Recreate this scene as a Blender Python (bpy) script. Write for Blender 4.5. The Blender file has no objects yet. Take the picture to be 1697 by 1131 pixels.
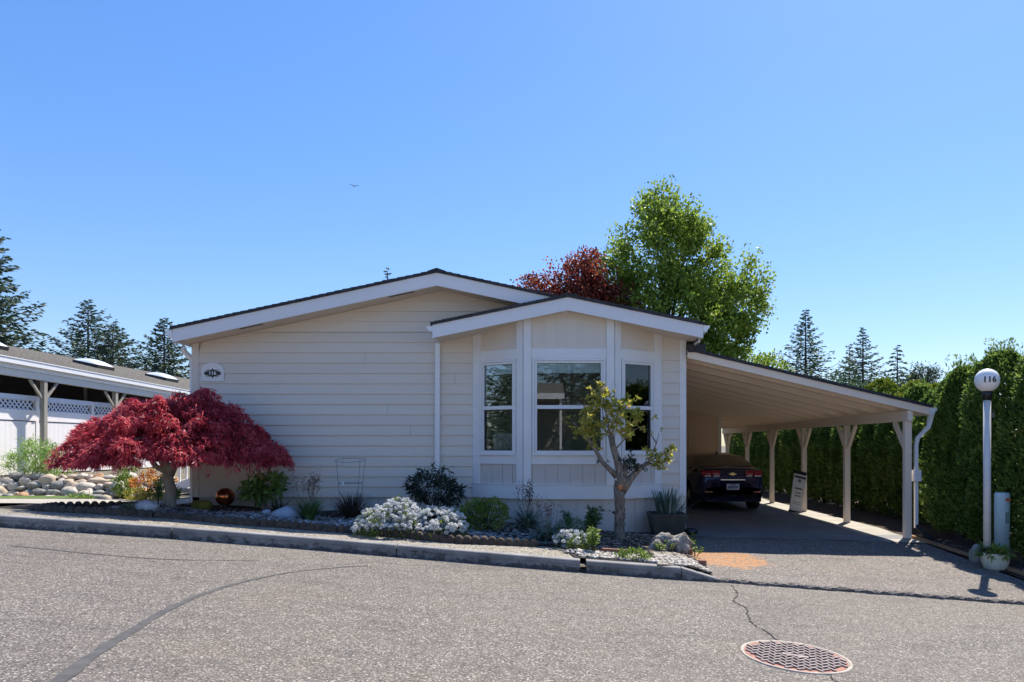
import bpy, bmesh, math, random
import numpy as np
from mathutils import Vector, Matrix, Euler
R = math.radians
C = bpy.context.scene.collection
sc = bpy.context.scene

# ------------------------------------------------------------------ camera, sky, sun, exposure
F, U0, V0, CH = 1131.0, 914.0, 739.0, 1.6          # focal length (photo px), principal point, eye height
cam_d = bpy.data.cameras.new('camera'); cam = bpy.data.objects.new('camera', cam_d); C.objects.link(cam)
cam.location = (0, 0, CH); cam.rotation_euler = (R(90), 0, 0)
cam_d.sensor_width = 36; cam_d.lens = 36 * F / 1697
cam_d.shift_x = -(U0 - 848.5) / 1697; cam_d.shift_y = (V0 - 565.5) / 1697
cam_d.clip_start = 0.05; cam_d.clip_end = 5000
sc.camera = cam
SUN_EL, SUN_AZ = 56.0, 34.0                          # azimuth measured from +Y towards +X
sd = Vector((math.sin(R(SUN_AZ)) * math.cos(R(SUN_EL)), math.cos(R(SUN_AZ)) * math.cos(R(SUN_EL)), math.sin(R(SUN_EL))))
w = bpy.data.worlds.new('World'); sc.world = w; w.use_nodes = True
nt = w.node_tree; nt.nodes.clear()
sky = nt.nodes.new('ShaderNodeTexSky'); sky.sky_type = 'NISHITA'; sky.sun_disc = False
sky.sun_elevation = R(SUN_EL); sky.sun_rotation = R(SUN_AZ)
sky.air_density = 1.25; sky.dust_density = 0.4; sky.ozone_density = 2.2; sky.altitude = 50
bg = nt.nodes.new('ShaderNodeBackground'); bg.inputs[1].default_value = 0.122
wo = nt.nodes.new('ShaderNodeOutputWorld')
hs = nt.nodes.new('ShaderNodeHueSaturation'); hs.inputs['Saturation'].default_value = 1.45; gm = nt.nodes.new('ShaderNodeGamma'); gm.inputs[1].default_value = .72
tm_ = nt.nodes.new('ShaderNodeMix'); tm_.data_type = 'RGBA'; tm_.blend_type = 'MULTIPLY'; tm_.inputs[0].default_value = 1; tm_.inputs[7].default_value = (.80, .90, 1.19, 1)
nt.links.new(sky.outputs[0], gm.inputs[0]); nt.links.new(gm.outputs[0], hs.inputs['Color']); nt.links.new(hs.outputs[0], tm_.inputs[6])
nt.links.new(tm_.outputs[2], bg.inputs[0]); nt.links.new(bg.outputs[0], wo.inputs[0])
sl = bpy.data.lights.new('sun', 'SUN'); sl.energy = 3.9; sl.angle = R(0.55); sl.color = (1.0, 0.93, 0.83)
so = bpy.data.objects.new('sun', sl); C.objects.link(so)
so.rotation_euler = sd.to_track_quat('Z', 'Y').to_euler()
sc.view_settings.view_transform = 'Standard'; sc.view_settings.look = 'None'
sc.view_settings.gamma = 1; sc.view_settings.exposure = 1.05
try: sc.view_settings.use_curve_mapping = False
except Exception: pass
sc.render.engine = 'CYCLES'
sc.cycles.max_bounces = 8; sc.cycles.transparent_max_bounces = 12; sc.cycles.diffuse_bounces = 4

# ------------------------------------------------------------------ materials
MATS = {}
def _m(name):
    m = bpy.data.materials.new(name); m.use_nodes = True; n = m.node_tree; n.nodes.clear()
    o = n.nodes.new('ShaderNodeOutputMaterial'); p = n.nodes.new('ShaderNodeBsdfPrincipled')
    n.links.new(p.outputs[0], o.inputs[0]); MATS[name] = m
    return m, n, p, o
def rgba(c): return (c[0], c[1], c[2], 1)
def ramp(n, fac, stops):
    r = n.nodes.new('ShaderNodeValToRGB'); n.links.new(fac, r.inputs[0])
    e = r.color_ramp.elements
    while len(e) < len(stops): e.new(0.5)
    for i, (p, c) in enumerate(stops):
        e[i].position = p; e[i].color = rgba(c) if len(c) == 3 else c
    return r.outputs[0]
def noise(n, scale, detail=4, rough=.55, vec=None, dim='3D'):
    t = n.nodes.new('ShaderNodeTexNoise'); t.inputs['Scale'].default_value = scale
    t.inputs['Detail'].default_value = detail; t.inputs['Roughness'].default_value = rough
    if vec is None:
        tc = n.nodes.get('TC') or n.nodes.new('ShaderNodeTexCoord'); tc.name = 'TC'; vec = tc.outputs['Object']
    n.links.new(vec, t.inputs['Vector']); return t.outputs[0]
def objvec(n, scale=(1, 1, 1)):
    tc = n.nodes.get('TC') or n.nodes.new('ShaderNodeTexCoord'); tc.name = 'TC'
    mp = n.nodes.new('ShaderNodeMapping'); mp.inputs['Scale'].default_value = scale
    n.links.new(tc.outputs['Object'], mp.inputs[0]); return mp.outputs[0]
def bump(n, p, h, strength, dist=.01):
    b = n.nodes.new('ShaderNodeBump'); b.inputs['Strength'].default_value = strength; b.inputs['Distance'].default_value = dist
    n.links.new(h, b.inputs['Height']); n.links.new(b.outputs[0], p.inputs['Normal'])
def mixc(n, f, a, b, mode='MIX'):
    x = n.nodes.new('ShaderNodeMix'); x.data_type = 'RGBA'; x.blend_type = mode
    if isinstance(f, (int, float)): x.inputs[0].default_value = f
    else: n.links.new(f, x.inputs[0])
    for i, q in ((6, a), (7, b)):
        if isinstance(q, tuple): x.inputs[i].default_value = rgba(q)
        else: n.links.new(q, x.inputs[i])
    return x.outputs[2]
def mat(name, c, rough=.6, c2=None, scale=4, bmp=0, bscale=60, metal=0, bdist=.004, stretch=(1, 1, 1), spec=.5):
    m, n, p, o = _m(name)
    if c2 is None: c2 = tuple(min(1, x * 1.14) for x in c)
    f = noise(n, scale, 5, .6, objvec(n, stretch))
    n.links.new(ramp(n, f, [(.3, c), (.7, c2)]), p.inputs['Base Color'])
    p.inputs['Roughness'].default_value = rough; p.inputs['Metallic'].default_value = metal
    p.inputs['Specular IOR Level'].default_value = spec
    if bmp: bump(n, p, noise(n, bscale, 4, .6, objvec(n, stretch)), bmp, bdist)
    return m
def leaf(name, stops, rough=.5, trans=.35, tcol=None):
    m, n, p, o = _m(name)
    g = n.nodes.new('ShaderNodeNewGeometry')
    nz_ = noise(n, 3.2, 3, .6); a1 = n.nodes.new('ShaderNodeMath'); a1.operation = 'MULTIPLY_ADD'; n.links.new(nz_, a1.inputs[0]); a1.inputs[1].default_value = 1.9; a1.inputs[2].default_value = -.95
    a2 = n.nodes.new('ShaderNodeMath'); a2.operation = 'MULTIPLY_ADD'; n.links.new(g.outputs['Random Per Island'], a2.inputs[0]); a2.inputs[1].default_value = .8; n.links.new(a1.outputs[0], a2.inputs[2])
    a3 = n.nodes.new('ShaderNodeMath'); a3.operation = 'ADD'; a3.inputs[1].default_value = .1; n.links.new(a2.outputs[0], a3.inputs[0]); a3.use_clamp = True
    col = ramp(n, a3.outputs[0], stops)
    n.links.new(col, p.inputs['Base Color']); p.inputs['Roughness'].default_value = rough
    p.inputs['Specular IOR Level'].default_value = .35
    t = n.nodes.new('ShaderNodeBsdfTranslucent')
    if tcol: n.links.new(mixc(n, .6, col, tcol), t.inputs[0])
    else: n.links.new(mixc(n, .25, col, (1, 1, .3)), t.inputs[0]) if False else n.links.new(col, t.inputs[0])
    mx = n.nodes.new('ShaderNodeMixShader'); mx.inputs[0].default_value = trans
    n.links.new(p.outputs[0], mx.inputs[1]); n.links.new(t.outputs[0], mx.inputs[2]); n.links.new(mx.outputs[0], o.inputs[0])
    return m
def asphalt(name, dark, mid, light, tint, s1=95, patch=.35):
    m, n, p, o = _m(name)
    v = n.nodes.new('ShaderNodeTexVoronoi'); v.inputs['Scale'].default_value = s1
    n.links.new(objvec(n), v.inputs['Vector'])
    sep = n.nodes.new('ShaderNodeSeparateColor'); n.links.new(v.outputs['Color'], sep.inputs[0])
    lo = tuple(.5 * (q + w_) for q, w_ in zip(dark, mid))
    c1 = ramp(n, sep.outputs[0], [(0, dark), (.25, lo), (.5, mid), (.82, tuple(1.25 * q for q in mid)), (1, light)])
    big = noise(n, .55, 7, .68)
    c2 = mixc(n, ramp(n, big, [(.35, (0, 0, 0)), (.7, (patch,) * 3)]), c1, tint)
    fine = noise(n, 9, 6, .75)
    c3 = mixc(n, .6, c2, ramp(n, fine, [(.30, (.55,) * 3), (.70, (1,) * 3)]), 'MULTIPLY')
    stain = noise(n, 1.3, 5, .7, objvec(n, (.5, 1.6, 1)))
    c3 = mixc(n, .75, c3, ramp(n, stain, [(.34, (.70, .69, .68)), (.50, (1, 1, 1)), (.72, (1.0, .93, .84))]), 'MULTIPLY')
    n.links.new(c3, p.inputs['Base Color']); p.inputs['Roughness'].default_value = .85
    bump(n, p, v.outputs['Distance'], .5, .004)
    return m, n, p, c3
asphalt('street_asphalt', (.042, .037, .032), (.155, .138, .118), (.52, .48, .42), (.17, .138, .107), 95)
m, n, p, c = asphalt('apron_asphalt', (.045, .04, .036), (.165, .142, .124), (.52, .47, .42), (.18, .145, .115), 75)
# orange stain at the inner corner of the apron
pos = objvec(n); sx = n.nodes.new('ShaderNodeVectorMath'); sx.operation = 'DISTANCE'
n.links.new(pos, sx.inputs[0]); sx.inputs[1].default_value = (2.50, 9.95, -.05)
ad = n.nodes.new('ShaderNodeMath'); ad.operation = 'MULTIPLY_ADD'; n.links.new(noise(n, 2.2, 5, .7), ad.inputs[0]); ad.inputs[1].default_value = -1.1
n.links.new(sx.outputs['Value'], ad.inputs[2])
st = ramp(n, ad.outputs[0], [(.0, (.95,) * 3), (.04, (.6,) * 3), (.13, (0, 0, 0))])
st = mixc(n, 1.0, st, ramp(n, noise(n, 26, 4, .75), [(.40, (.1,) * 3), (.62, (1,) * 3)]), 'MULTIPLY')
n.links.new(mixc(n, st, c, (.46, .19, .035)), p.inputs['Base Color'])
m, n, p, o = _m('aggregate')       # exposed aggregate pavement
v = n.nodes.new('ShaderNodeTexVoronoi'); v.inputs['Scale'].default_value = 55; n.links.new(objvec(n), v.inputs['Vector'])
se = n.nodes.new('ShaderNodeSeparateColor'); n.links.new(v.outputs['Color'], se.inputs[0])
n.links.new(ramp(n, se.outputs[1], [(0, (.08, .068, .05)), (.5, (.20, .175, .13)), (1, (.44, .40, .33))]), p.inputs['Base Color'])
p.inputs['Roughness'].default_value = .8; bump(n, p, v.outputs['Distance'], .6, .01)
m, n, p, o = _m('kerb_concrete')
base = ramp(n, noise(n, 3, 6, .65), [(.3, (.165, .16, .155)), (.7, (.31, .30, .285))])
tcx = n.nodes['TC'] if 'TC' in n.nodes else None
uvz = n.nodes.new('ShaderNodeUVMap'); sp = n.nodes.new('ShaderNodeSeparateXYZ'); n.links.new(uvz.outputs[0], sp.inputs[0])
st = noise(n, 7, 6, .7, objvec(n, (1, 1, 1.6)))
ma = n.nodes.new('ShaderNodeMath'); ma.operation = 'MULTIPLY_ADD'; n.links.new(sp.outputs[1], ma.inputs[0]); ma.inputs[1].default_value = -.30; n.links.new(st, ma.inputs[2])
n.links.new(mixc(n, ramp(n, ma.outputs[0], [(.36, (0, 0, 0)), (.48, (.85,) * 3)]), base, (.055, .05, .045)), p.inputs['Base Color'])
p.inputs['Roughness'].default_value = .85; bump(n, p, noise(n, 60, 4, .7), .4, .004)
mat('edging_concrete', (.032, .023, .016), .9, (.12, .083, .055), 9, .6, 70)
mat('slab_concrete', (.14, .14, .145), .75, (.20, .20, .20), 1.1, .2, 80)
mat('path_concrete', (.30, .28, .24), .85, (.42, .39, .33), 2, .25, 70)
mat('bed_soil', (.012, .010, .008), .95, (.05, .038, .028), 22, 1.0, 60, bdist=.03)
mat('mulch', (.022, .015, .012), .95, (.10, .06, .04), 30, 1.0, 45, bdist=.03)
mat('far_ground', (.10, .09, .06), .95, (.16, .14, .10), 3, .3, 20)
mat('lawn_green', (.06, .11, .02), .9, (.12, .19, .04), 14, .8, 90, bdist=.02)
# house paint
m, n, p, o = _m('siding_paint')
gi = n.nodes.new('ShaderNodeNewGeometry')
n.links.new(mixc(n, .10, mixc(n, .10, (.70, .63, .545), ramp(n, noise(n, 2.2, 5, .6, objvec(n, (.35, 1, 1.6))), [(.3, (.44, .38, .32)), (.7, (.72, .65, .58))])), ramp(n, gi.outputs['Random Per Island'], [(0, (.60, .52, .46)), (1, (.84, .76, .68))])), p.inputs['Base Color'])
p.inputs['Roughness'].default_value = .55; bump(n, p, noise(n, 55, 5, .65, objvec(n, (.12, 1, 1.4))), .28, .002)
m, n, p, o = _m('skirt_paint')
n.links.new(mixc(n, .16, (.62, .555, .50), ramp(n, noise(n, 2.0, 5, .6, objvec(n, (3, 3, .5))), [(.3, (.34, .30, .26)), (.7, (.66, .62, .55))])), p.inputs['Base Color'])
p.inputs['Roughness'].default_value = .6; bump(n, p, noise(n, 60, 5, .65, objvec(n, (1.6, 1, .1))), .35, .003)
cl = p.inputs['Base Color'].links[0].from_socket; sp_ = n.nodes.new('ShaderNodeSeparateXYZ'); n.links.new(n.nodes['TC'].outputs['Object'], sp_.inputs[0])
dm = n.nodes.new('ShaderNodeMath'); dm.operation = 'MULTIPLY_ADD'; n.links.new(sp_.outputs[0], dm.inputs[0]); dm.inputs[1].default_value = -.055; n.links.new(noise(n, 5, 6, .75), dm.inputs[2])
dn = n.nodes.new('ShaderNodeMath'); dn.operation = 'SUBTRACT'; n.links.new(dm.outputs[0], dn.inputs[0]); n.links.new(sp_.outputs[2], dn.inputs[1])
n.links.new(mixc(n, ramp(n, dn.outputs[0], [(.20, (0, 0, 0)), (.62, (.5,) * 3)]), cl, (.22, .17, .12)), p.inputs['Base Color'])
mat('trim_white', (.72, .71, .70), .45, (.80, .79, .78), 2.2, .12, 40)
mat('fascia_white', (.70, .70, .73), .5, (.78, .78, .80), 1.1, .15, 30, stretch=(.3, 1, 1))
mat('soffit_cream', (.70, .60, .50), .6, (.76, .66, .56), 2)
mat('vent_dark', (.10, .09, .08), .7)
mat('carport_cream', (.80, .67, .54), .6, (.84, .71, .58), 1.3, .15, 30)
mat('gutter_white', (.74, .75, .76), .3, (.80, .80, .81), 3)
mat('shed_peach', (.74, .56, .43), .65, (.78, .60, .46), 1.5)
mat('dark_gap', (.02, .02, .02), .9)
def shingle(name, a, b, s):
    m, n, p, o = _m(name)
    br = n.nodes.new('ShaderNodeTexBrick'); br.inputs['Scale'].default_value = s
    br.inputs['Color1'].default_value = rgba(a); br.inputs['Color2'].default_value = rgba(b); br.inputs['Mortar'].default_value = rgba(tuple(x * .35 for x in a))
    br.inputs['Mortar Size'].default_value = .03
    n.links.new(objvec(n, (1, 1, 1)), br.inputs[0])
    c = mixc(n, .5, br.outputs[0], ramp(n, noise(n, 9, 5, .7), [(.3, a), (.7, b)]))
    n.links.new(c, p.inputs['Base Color']); p.inputs['Roughness'].default_value = .9
    bump(n, p, noise(n, 90, 3, .7), .5, .006)
shingle('shingle_dark', (.022, .024, .03), (.055, .055, .062), 2.2)
shingle('shingle_brown', (.10, .09, .075), (.24, .215, .18), 2.4)
# glass: clear pane with a coat that mirrors the street
m, n, p, o = _m('window_glass')
tr = n.nodes.new('ShaderNodeBsdfTransparent'); tr.inputs[0].default_value = (.86, .90, .90, 1)
gl = n.nodes.new('ShaderNodeBsdfGlossy'); gl.inputs['Roughness'].default_value = .01; gl.inputs[0].default_value = (.95, .97, 1, 1)
fr = n.nodes.new('ShaderNodeFresnel'); fr.inputs[0].default_value = 1.72
mx = n.nodes.new('ShaderNodeMixShader'); n.links.new(fr.outputs[0], mx.inputs[0]); n.links.new(tr.outputs[0], mx.inputs[1]); n.links.new(gl.outputs[0], mx.inputs[2]); n.links.new(mx.outputs[0], o.inputs[0])
mat('blind_fabric', (.74, .84, .86), .8, (.80, .88, .90), 6)
mat('room_wall', (.75, .74, .70), .8)
mat('room_floor', (.30, .26, .22), .6)
mat('chair_fabric', (.60, .62, .60), .8)
mat('black_paint', (.012, .012, .014), .4)
mat('number_white', (.75, .75, .75), .5)
mat('wire', (.12, .12, .115), .6, metal=.3)
mat('fence_vinyl', (.88, .84, .83), .4, (.92, .88, .87), 1.5)
mat('neighbour_trim', (.62, .60, .56), .5, (.70, .68, .63), 2)
mat('neighbour_wood', (.28, .26, .22), .7, (.36, .33, .28), 2)
mat('neighbour_wall', (.12, .115, .11), .8)
mat('lattice_shaded', (.62, .66, .76), .5)  # white fence top with its bluish shade put into the colour
m, n, p, o = _m('skylight_dome'); p.inputs['Base Color'].default_value = (.75, .80, .85, 1); p.inputs['Roughness'].default_value = .12; p.inputs['Specular IOR Level'].default_value = .8
mat('bark_maple', (.24, .205, .155), .85, (.42, .365, .29), 8, .8, 40, bdist=.012, stretch=(2, 2, .6))
mat('bark_rough', (.085, .065, .05), .95, (.38, .31, .24), 14, 1.0, 30, bdist=.03, stretch=(2.2, 2.2, .7))
mat('bark_dark', (.035, .028, .022), .95, (.08, .065, .05), 9, .6, 30)
mat('cut_wood', (.45, .13, .04), .8, (.60, .25, .10), 20)
G_ = lambda a, b, c: [(0, a), (.5, b), (1, c)]
leaf('maple_red_leaf', [(0, (.19, .03, .045)), (.45, (.64, .06, .10)), (1, (.92, .27, .28))], .42, .55)
leaf('plum_leaf', [(0, (.07, .018, .018)), (.5, (.22, .04, .03)), (.85, (.42, .11, .06)), (1, (.18, .16, .04))], .45, .5)
leaf('tree_leaf', [(0, (.08, .13, .016)), (.5, (.21, .31, .04)), (1, (.42, .52, .10))], .42, .55)
leaf('fir_leaf', [(0, (.025, .048, .030)), (.6, (.07, .11, .065)), (1, (.16, .20, .11))], .6, .25)
leaf('spruce_leaf', [(0, (.028, .060, .034)), (.6, (.08, .14, .07)), (1, (.18, .25, .11))], .6, .3)
leaf('hedge_leaf', [(0, (.05, .10, .02)), (.55, (.14, .24, .045)), (1, (.34, .42, .10))], .55, .5)
leaf('yellow_hedge_leaf', [(0, (.09, .14, .015)), (.6, (.22, .28, .03)), (1, (.38, .40, .06))], .55, .3)
leaf('azalea_leaf', [(0, (.08, .14, .02)), (.5, (.17, .26, .035)), (1, (.34, .40, .08))], .5, .35)
leaf('pieris_leaf', [(0, (.014, .020, .015)), (.6, (.036, .052, .034)), (1, (.10, .12, .08))], .32, .2)
leaf('peony_leaf', [(0, (.08, .15, .03)), (.6, (.20, .30, .07)), (1, (.34, .42, .14))], .45, .35)
leaf('blade_green', [(0, (.04, .10, .025)), (.6, (.10, .20, .05)), (1, (.22, .32, .12))], .45, .25)
leaf('blade_blue', [(0, (.05, .085, .065)), (.6, (.12, .19, .14)), (1, (.27, .35, .28))], .5, .2)
leaf('blade_bronze', [(0, (.03, .022, .016)), (.6, (.07, .055, .04)), (1, (.16, .13, .10))], .6, .1)
leaf('dry_stalk', [(0, (.12, .085, .06)), (1, (.28, .22, .17))], .8, .1)
leaf('rhodo_leaf', [(0, (.20, .22, .03)), (.5, (.48, .46, .07)), (.9, (.75, .68, .20)), (1, (.60, .25, .08))], .4, .6)
leaf('dark_leaf', [(0, (.02, .035, .018)), (1, (.07, .09, .05))], .45, .2)
leaf('petal_white', [(0, (.62, .63, .62)), (1, (.86, .86, .84))], .6, .25)
leaf('orange_leaf', [(0, (.50, .10, .02)), (.5, (.62, .25, .04)), (1, (.60, .45, .06))], .5, .4)
leaf('yellow_leaf', [(0, (.25, .26, .03)), (.6, (.50, .44, .05)), (1, (.65, .55, .12))], .5, .4)
leaf('lime_leaf', [(0, (.10, .17, .03)), (.5, (.22, .33, .06)), (1, (.42, .50, .14))], .5, .4)
leaf('bamboo_leaf', [(0, (.10, .20, .03)), (.5, (.26, .44, .08)), (1, (.50, .62, .25))], .5, .4)
mat('moss_stone', (.09, .085, .01), .9, (.25, .20, .03), 6, .7, 30, bdist=.02)
mat('blue_stone', (.28, .33, .40), .75, (.46, .50, .54), 4, .6, 20, bdist=.02)
mat('pale_stone', (.42, .41, .40), .8, (.60, .59, .57), 5, .6, 20, bdist=.02)
mat('tan_stone', (.38, .29, .20), .8, (.55, .45, .34), 4, .5, 25, bdist=.015)
mat('grey_stone', (.15, .15, .14), .85, (.38, .37, .33), 9, .8, 25, bdist=.02)
mat('cream_stone', (.36, .32, .26), .85, (.62, .57, .49), 9, .8, 25, bdist=.02)
mat('rust_stone', (.34, .17, .08), .8, (.50, .30, .17), 4, .5, 25, bdist=.015)
m, n, p, o = _m('pebble')
g = n.nodes.new('ShaderNodeNewGeometry')
n.links.new(ramp(n, g.outputs['Random Per Island'], [(0, (.06, .06, .065)), (.5, (.20, .19, .19)), (1, (.50, .49, .48))]), p.inputs['Base Color']); p.inputs['Roughness'].default_value = .6
m, n, p, o = _m('gravel_mix')
g = n.nodes.new('ShaderNodeNewGeometry')
n.links.new(ramp(n, g.outputs['Random Per Island'], [(0, (.12, .10, .08)), (.5, (.30, .27, .23)), (1, (.62, .58, .52))]), p.inputs['Base Color']); p.inputs['Roughness'].default_value = .75
m, n, p, o = _m('bark_chip')
g = n.nodes.new('ShaderNodeNewGeometry')
n.links.new(ramp(n, g.outputs['Random Per Island'], [(0, (.03, .02, .015)), (.6, (.14, .09, .06)), (1, (.42, .33, .26))]), p.inputs['Base Color']); p.inputs['Roughness'].default_value = .85
mat('driftwood', (.04, .032, .025), .9, (.50, .46, .40), 13, 1.0, 16, bdist=.06, stretch=(1, 1, .4))
mat('brick_red', (.20, .075, .045), .9, (.36, .17, .11), 9, .6, 50)
mat('board_brown', (.14, .06, .04), .85, (.26, .13, .09), 5, .4, 30)
m, n, p, o = _m('copper_glass'); p.inputs['Metallic'].default_value = .85; p.inputs['Roughness'].default_value = .08
n.links.new(ramp(n, noise(n, 2.4, 3, .6), [(.35, (.30, .08, .03)), (.6, (.60, .18, .07)), (.8, (.55, .45, .38))]), p.inputs['Base Color'])
mat('planter_plastic', (.035, .038, .034), .5, (.06, .062, .056), 6)
mat('glazed_pot', (.62, .64, .52), .25, (.70, .71, .60), 5)
mat('lamp_pole_paint', (.58, .56, .54), .4, (.68, .66, .63), 5)
m, n, p, o = _m('globe_glass'); p.inputs['Base Color'].default_value = (.90, .86, .83, 1); p.inputs['Roughness'].default_value = .22; p.inputs['Subsurface Weight'].default_value = .75; p.inputs['Subsurface Radius'].default_value = (.3, .26, .24)
mat('pedestal_green', (.38, .54, .58), .5, (.44, .60, .64), 3)
mat('label_orange', (.45, .10, .04), .6)
mat('label_grey', (.14, .22, .20), .6)
mat('cast_iron', (.22, .085, .06), .8, (.40, .19, .13), 10, .5, 60)
mat('iron_dark', (.025, .018, .015), .9, (.07, .045, .035), 14, .5, 60)
mat('iron_tread', (.18, .135, .12), .6, (.34, .27, .24), 12, .4, 80)
mat('iron_ring', (.30, .25, .20), .6, (.50, .44, .36), 8)
mat('tar', (.045, .044, .043), .75, (.095, .09, .085), 8, .3, 60)
mat('crack_dark', (.02, .019, .018), .9)
m, n, p, o = _m('car_paint'); p.inputs['Base Color'].default_value = (.018, .026, .085, 1); p.inputs['Metallic'].default_value = .3; p.inputs['Roughness'].default_value = .22; p.inputs['Coat Weight'].default_value = 1; p.inputs['Coat Roughness'].default_value = .03
m, n, p, o = _m('car_glass'); p.inputs['Base Color'].default_value = (.012, .011, .010, 1); p.inputs['Roughness'].default_value = .06; p.inputs['Coat Weight'].default_value = 1; p.inputs['Coat Roughness'].default_value = .03
m, n, p, o = _m('lamp_red'); p.inputs['Base Color'].default_value = (.35, .008, .015, 1); p.inputs['Roughness'].default_value = .12; p.inputs['Coat Weight'].default_value = 1
m, n, p, o = _m('lamp_clear'); p.inputs['Base Color'].default_value = (.6, .55, .55, 1); p.inputs['Roughness'].default_value = .1
m, n, p, o = _m('chrome'); p.inputs['Base Color'].default_value = (.7, .7, .7, 1); p.inputs['Metallic'].default_value = 1; p.inputs['Roughness'].default_value = .15
mat('gold_badge', (.60, .45, .18), .3, metal=.8)
mat('rubber', (.015, .015, .015), .85, (.03, .03, .03), 20)
mat('plate_white', (.55, .58, .62), .5)
mat('plate_blue', (.05, .08, .25), .5)
mat('sign_silver', (.50, .50, .49), .5, (.58, .58, .57), 4)
mat('timber_edge', (.26, .14, .07), .85, (.38, .22, .12), 4, .4, 30, stretch=(3, .3, 3))
mat('bird_feather', (.25, .25, .27), .7)

# ------------------------------------------------------------------ mesh helpers
class MB:
    def __init__(s): s.v = []; s.f = []; s.sm = []
    def add(s, vs, fs, smooth=False):
        b = len(s.v); s.v += [tuple(q) for q in vs]; s.f += [tuple(i + b for i in f) for f in fs]; s.sm += [smooth] * len(fs)
    def box(s, x0, x1, y0, y1, z0, z1, M=None):
        vs = [(x0, y0, z0), (x1, y0, z0), (x1, y1, z0), (x0, y1, z0), (x0, y0, z1), (x1, y0, z1), (x1, y1, z1), (x0, y1, z1)]
        if M is not None: vs = [M @ Vector(q) for q in vs]
        s.add(vs, [(0, 3, 2, 1), (4, 5, 6, 7), (0, 1, 5, 4), (1, 2, 6, 5), (2, 3, 7, 6), (3, 0, 4, 7)]); return s
    def prism(s, poly, d, M=None):       # poly in (x,z), extruded y 0..d
        n = len(poly); vs = [(x, 0, z) for x, z in poly] + [(x, d, z) for x, z in poly]
        if M is not None: vs = [M @ Vector(q) for q in vs]
        s.add(vs, [tuple(range(n)), tuple(range(2 * n - 1, n - 1, -1))] + [((i + 1) % n, i, i + n, (i + 1) % n + n) for i in range(n)]); return s
    def tube(s, pts, rad, k=8, cap=True, square=False):
        pts = [Vector(q) for q in pts]
        if not hasattr(rad, '__len__'): rad = [rad] * len(pts)
        vs = []; up = Vector((0, 0, 1)); N = len(pts)
        t0 = (pts[1] - pts[0]).normalized(); a = t0.cross(Vector((0, 1, 0)) if abs(t0.y) < .9 else Vector((1, 0, 0))).normalized()
        for i, q in enumerate(pts):
            t = (pts[min(i + 1, N - 1)] - pts[max(i - 1, 0)]).normalized()
            a = (a - t * a.dot(t)).normalized(); b = t.cross(a)
            for j in range(k):
                an = 2 * math.pi * (j + (.5 if square else 0)) / k
                vs.append(q + (a * math.cos(an) + b * math.sin(an)) * rad[i])
        fs = [(i * k + j, i * k + (j + 1) % k, (i + 1) * k + (j + 1) % k, (i + 1) * k + j) for i in range(N - 1) for j in range(k)]
        if cap: fs += [tuple(range(k - 1, -1, -1)), tuple(range((N - 1) * k, N * k))]
        s.add(vs, fs, not square); return s
    def lathe(s, prof, c=(0, 0, 0), k=24, smooth=True, sx=1, sy=1):
        vs = [(c[0] + r * math.cos(2 * math.pi * j / k) * sx, c[1] + r * math.sin(2 * math.pi * j / k) * sy, c[2] + z) for r, z in prof for j in range(k)]
        n = len(prof)
        s.add(vs, [(i * k + j, i * k + (j + 1) % k, (i + 1) * k + (j + 1) % k, (i + 1) * k + j) for i in range(n - 1) for j in range(k)] + [tuple(range(k - 1, -1, -1)), tuple(range((n - 1) * k, n * k))], smooth); return s
    def sphere(s, c, r, k=20, m=12, sc=(1, 1, 1)):
        prof = [(r * math.sin(math.pi * i / m) + 1e-5, -r * math.cos(math.pi * i / m)) for i in range(m + 1)]
        b = len(s.v); s.lathe(prof, (0, 0, 0), k)
        for i in range(b, len(s.v)):
            x, y, z = s.v[i]; s.v[i] = (x * sc[0] + c[0], y * sc[1] + c[1], z * sc[2] + c[2])
        return s
    def arr(s, V, Fc, smooth=False):
        b = len(s.v); s.v += [tuple(q) for q in V.tolist()]; s.f += [tuple(q) for q in (Fc + b).tolist()]; s.sm += [smooth] * len(Fc); return s
    def build(s, name, m, parent=None, bevel=0):
        me = bpy.data.meshes.new(name); me.from_pydata(s.v, [], s.f); me.update()
        me.polygons.foreach_set('use_smooth', s.sm)
        me.materials.append(MATS[m] if isinstance(m, str) else m)
        o = bpy.data.objects.new(name, me); C.objects.link(o)
        if parent is not None: o.parent = parent
        if bevel:
            b = o.modifiers.new('bevel', 'BEVEL'); b.width = bevel; b.segments = 2; b.limit_method = 'ANGLE'; b.angle_limit = R(40)
        return o
def empty(name, loc=(0, 0, 0), rz=0):
    o = bpy.data.objects.new(name, None); o.empty_display_size = .2; C.objects.link(o); o.location = loc; o.rotation_euler = (0, 0, rz); return o
def tag(o, label, cat, group=None):
    o['label'] = label; o['category'] = cat
    if group: o['group'] = group
    return o
def kind(o, k='structure'): o['kind'] = k; return o
def copy_tree(o, parent=None):
    c = o.copy(); C.objects.link(c)
    if parent is not None: c.parent = parent
    for ch in list(o.children): copy_tree(ch, c)
    return c
def text_mesh(name, txt, size, m, parent, M, ext=.002, bold=0):
    cu = bpy.data.curves.new(name, 'FONT'); cu.body = txt; cu.size = size; cu.extrude = ext; cu.align_x = 'CENTER'; cu.align_y = 'CENTER'; cu.offset = bold
    t = bpy.data.objects.new(name, cu); C.objects.link(t)
    dg = bpy.context.evaluated_depsgraph_get(); me = bpy.data.meshes.new_from_object(t.evaluated_get(dg))
    bpy.data.objects.remove(t); me.name = name; me.materials.clear(); me.materials.append(MATS[m])
    me.transform(M); o = bpy.data.objects.new(name, me); C.objects.link(o)
    if parent is not None: o.parent = parent
    return o
FACE = Matrix.Rotation(R(90), 4, 'X')          # text plane facing -Y

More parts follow.
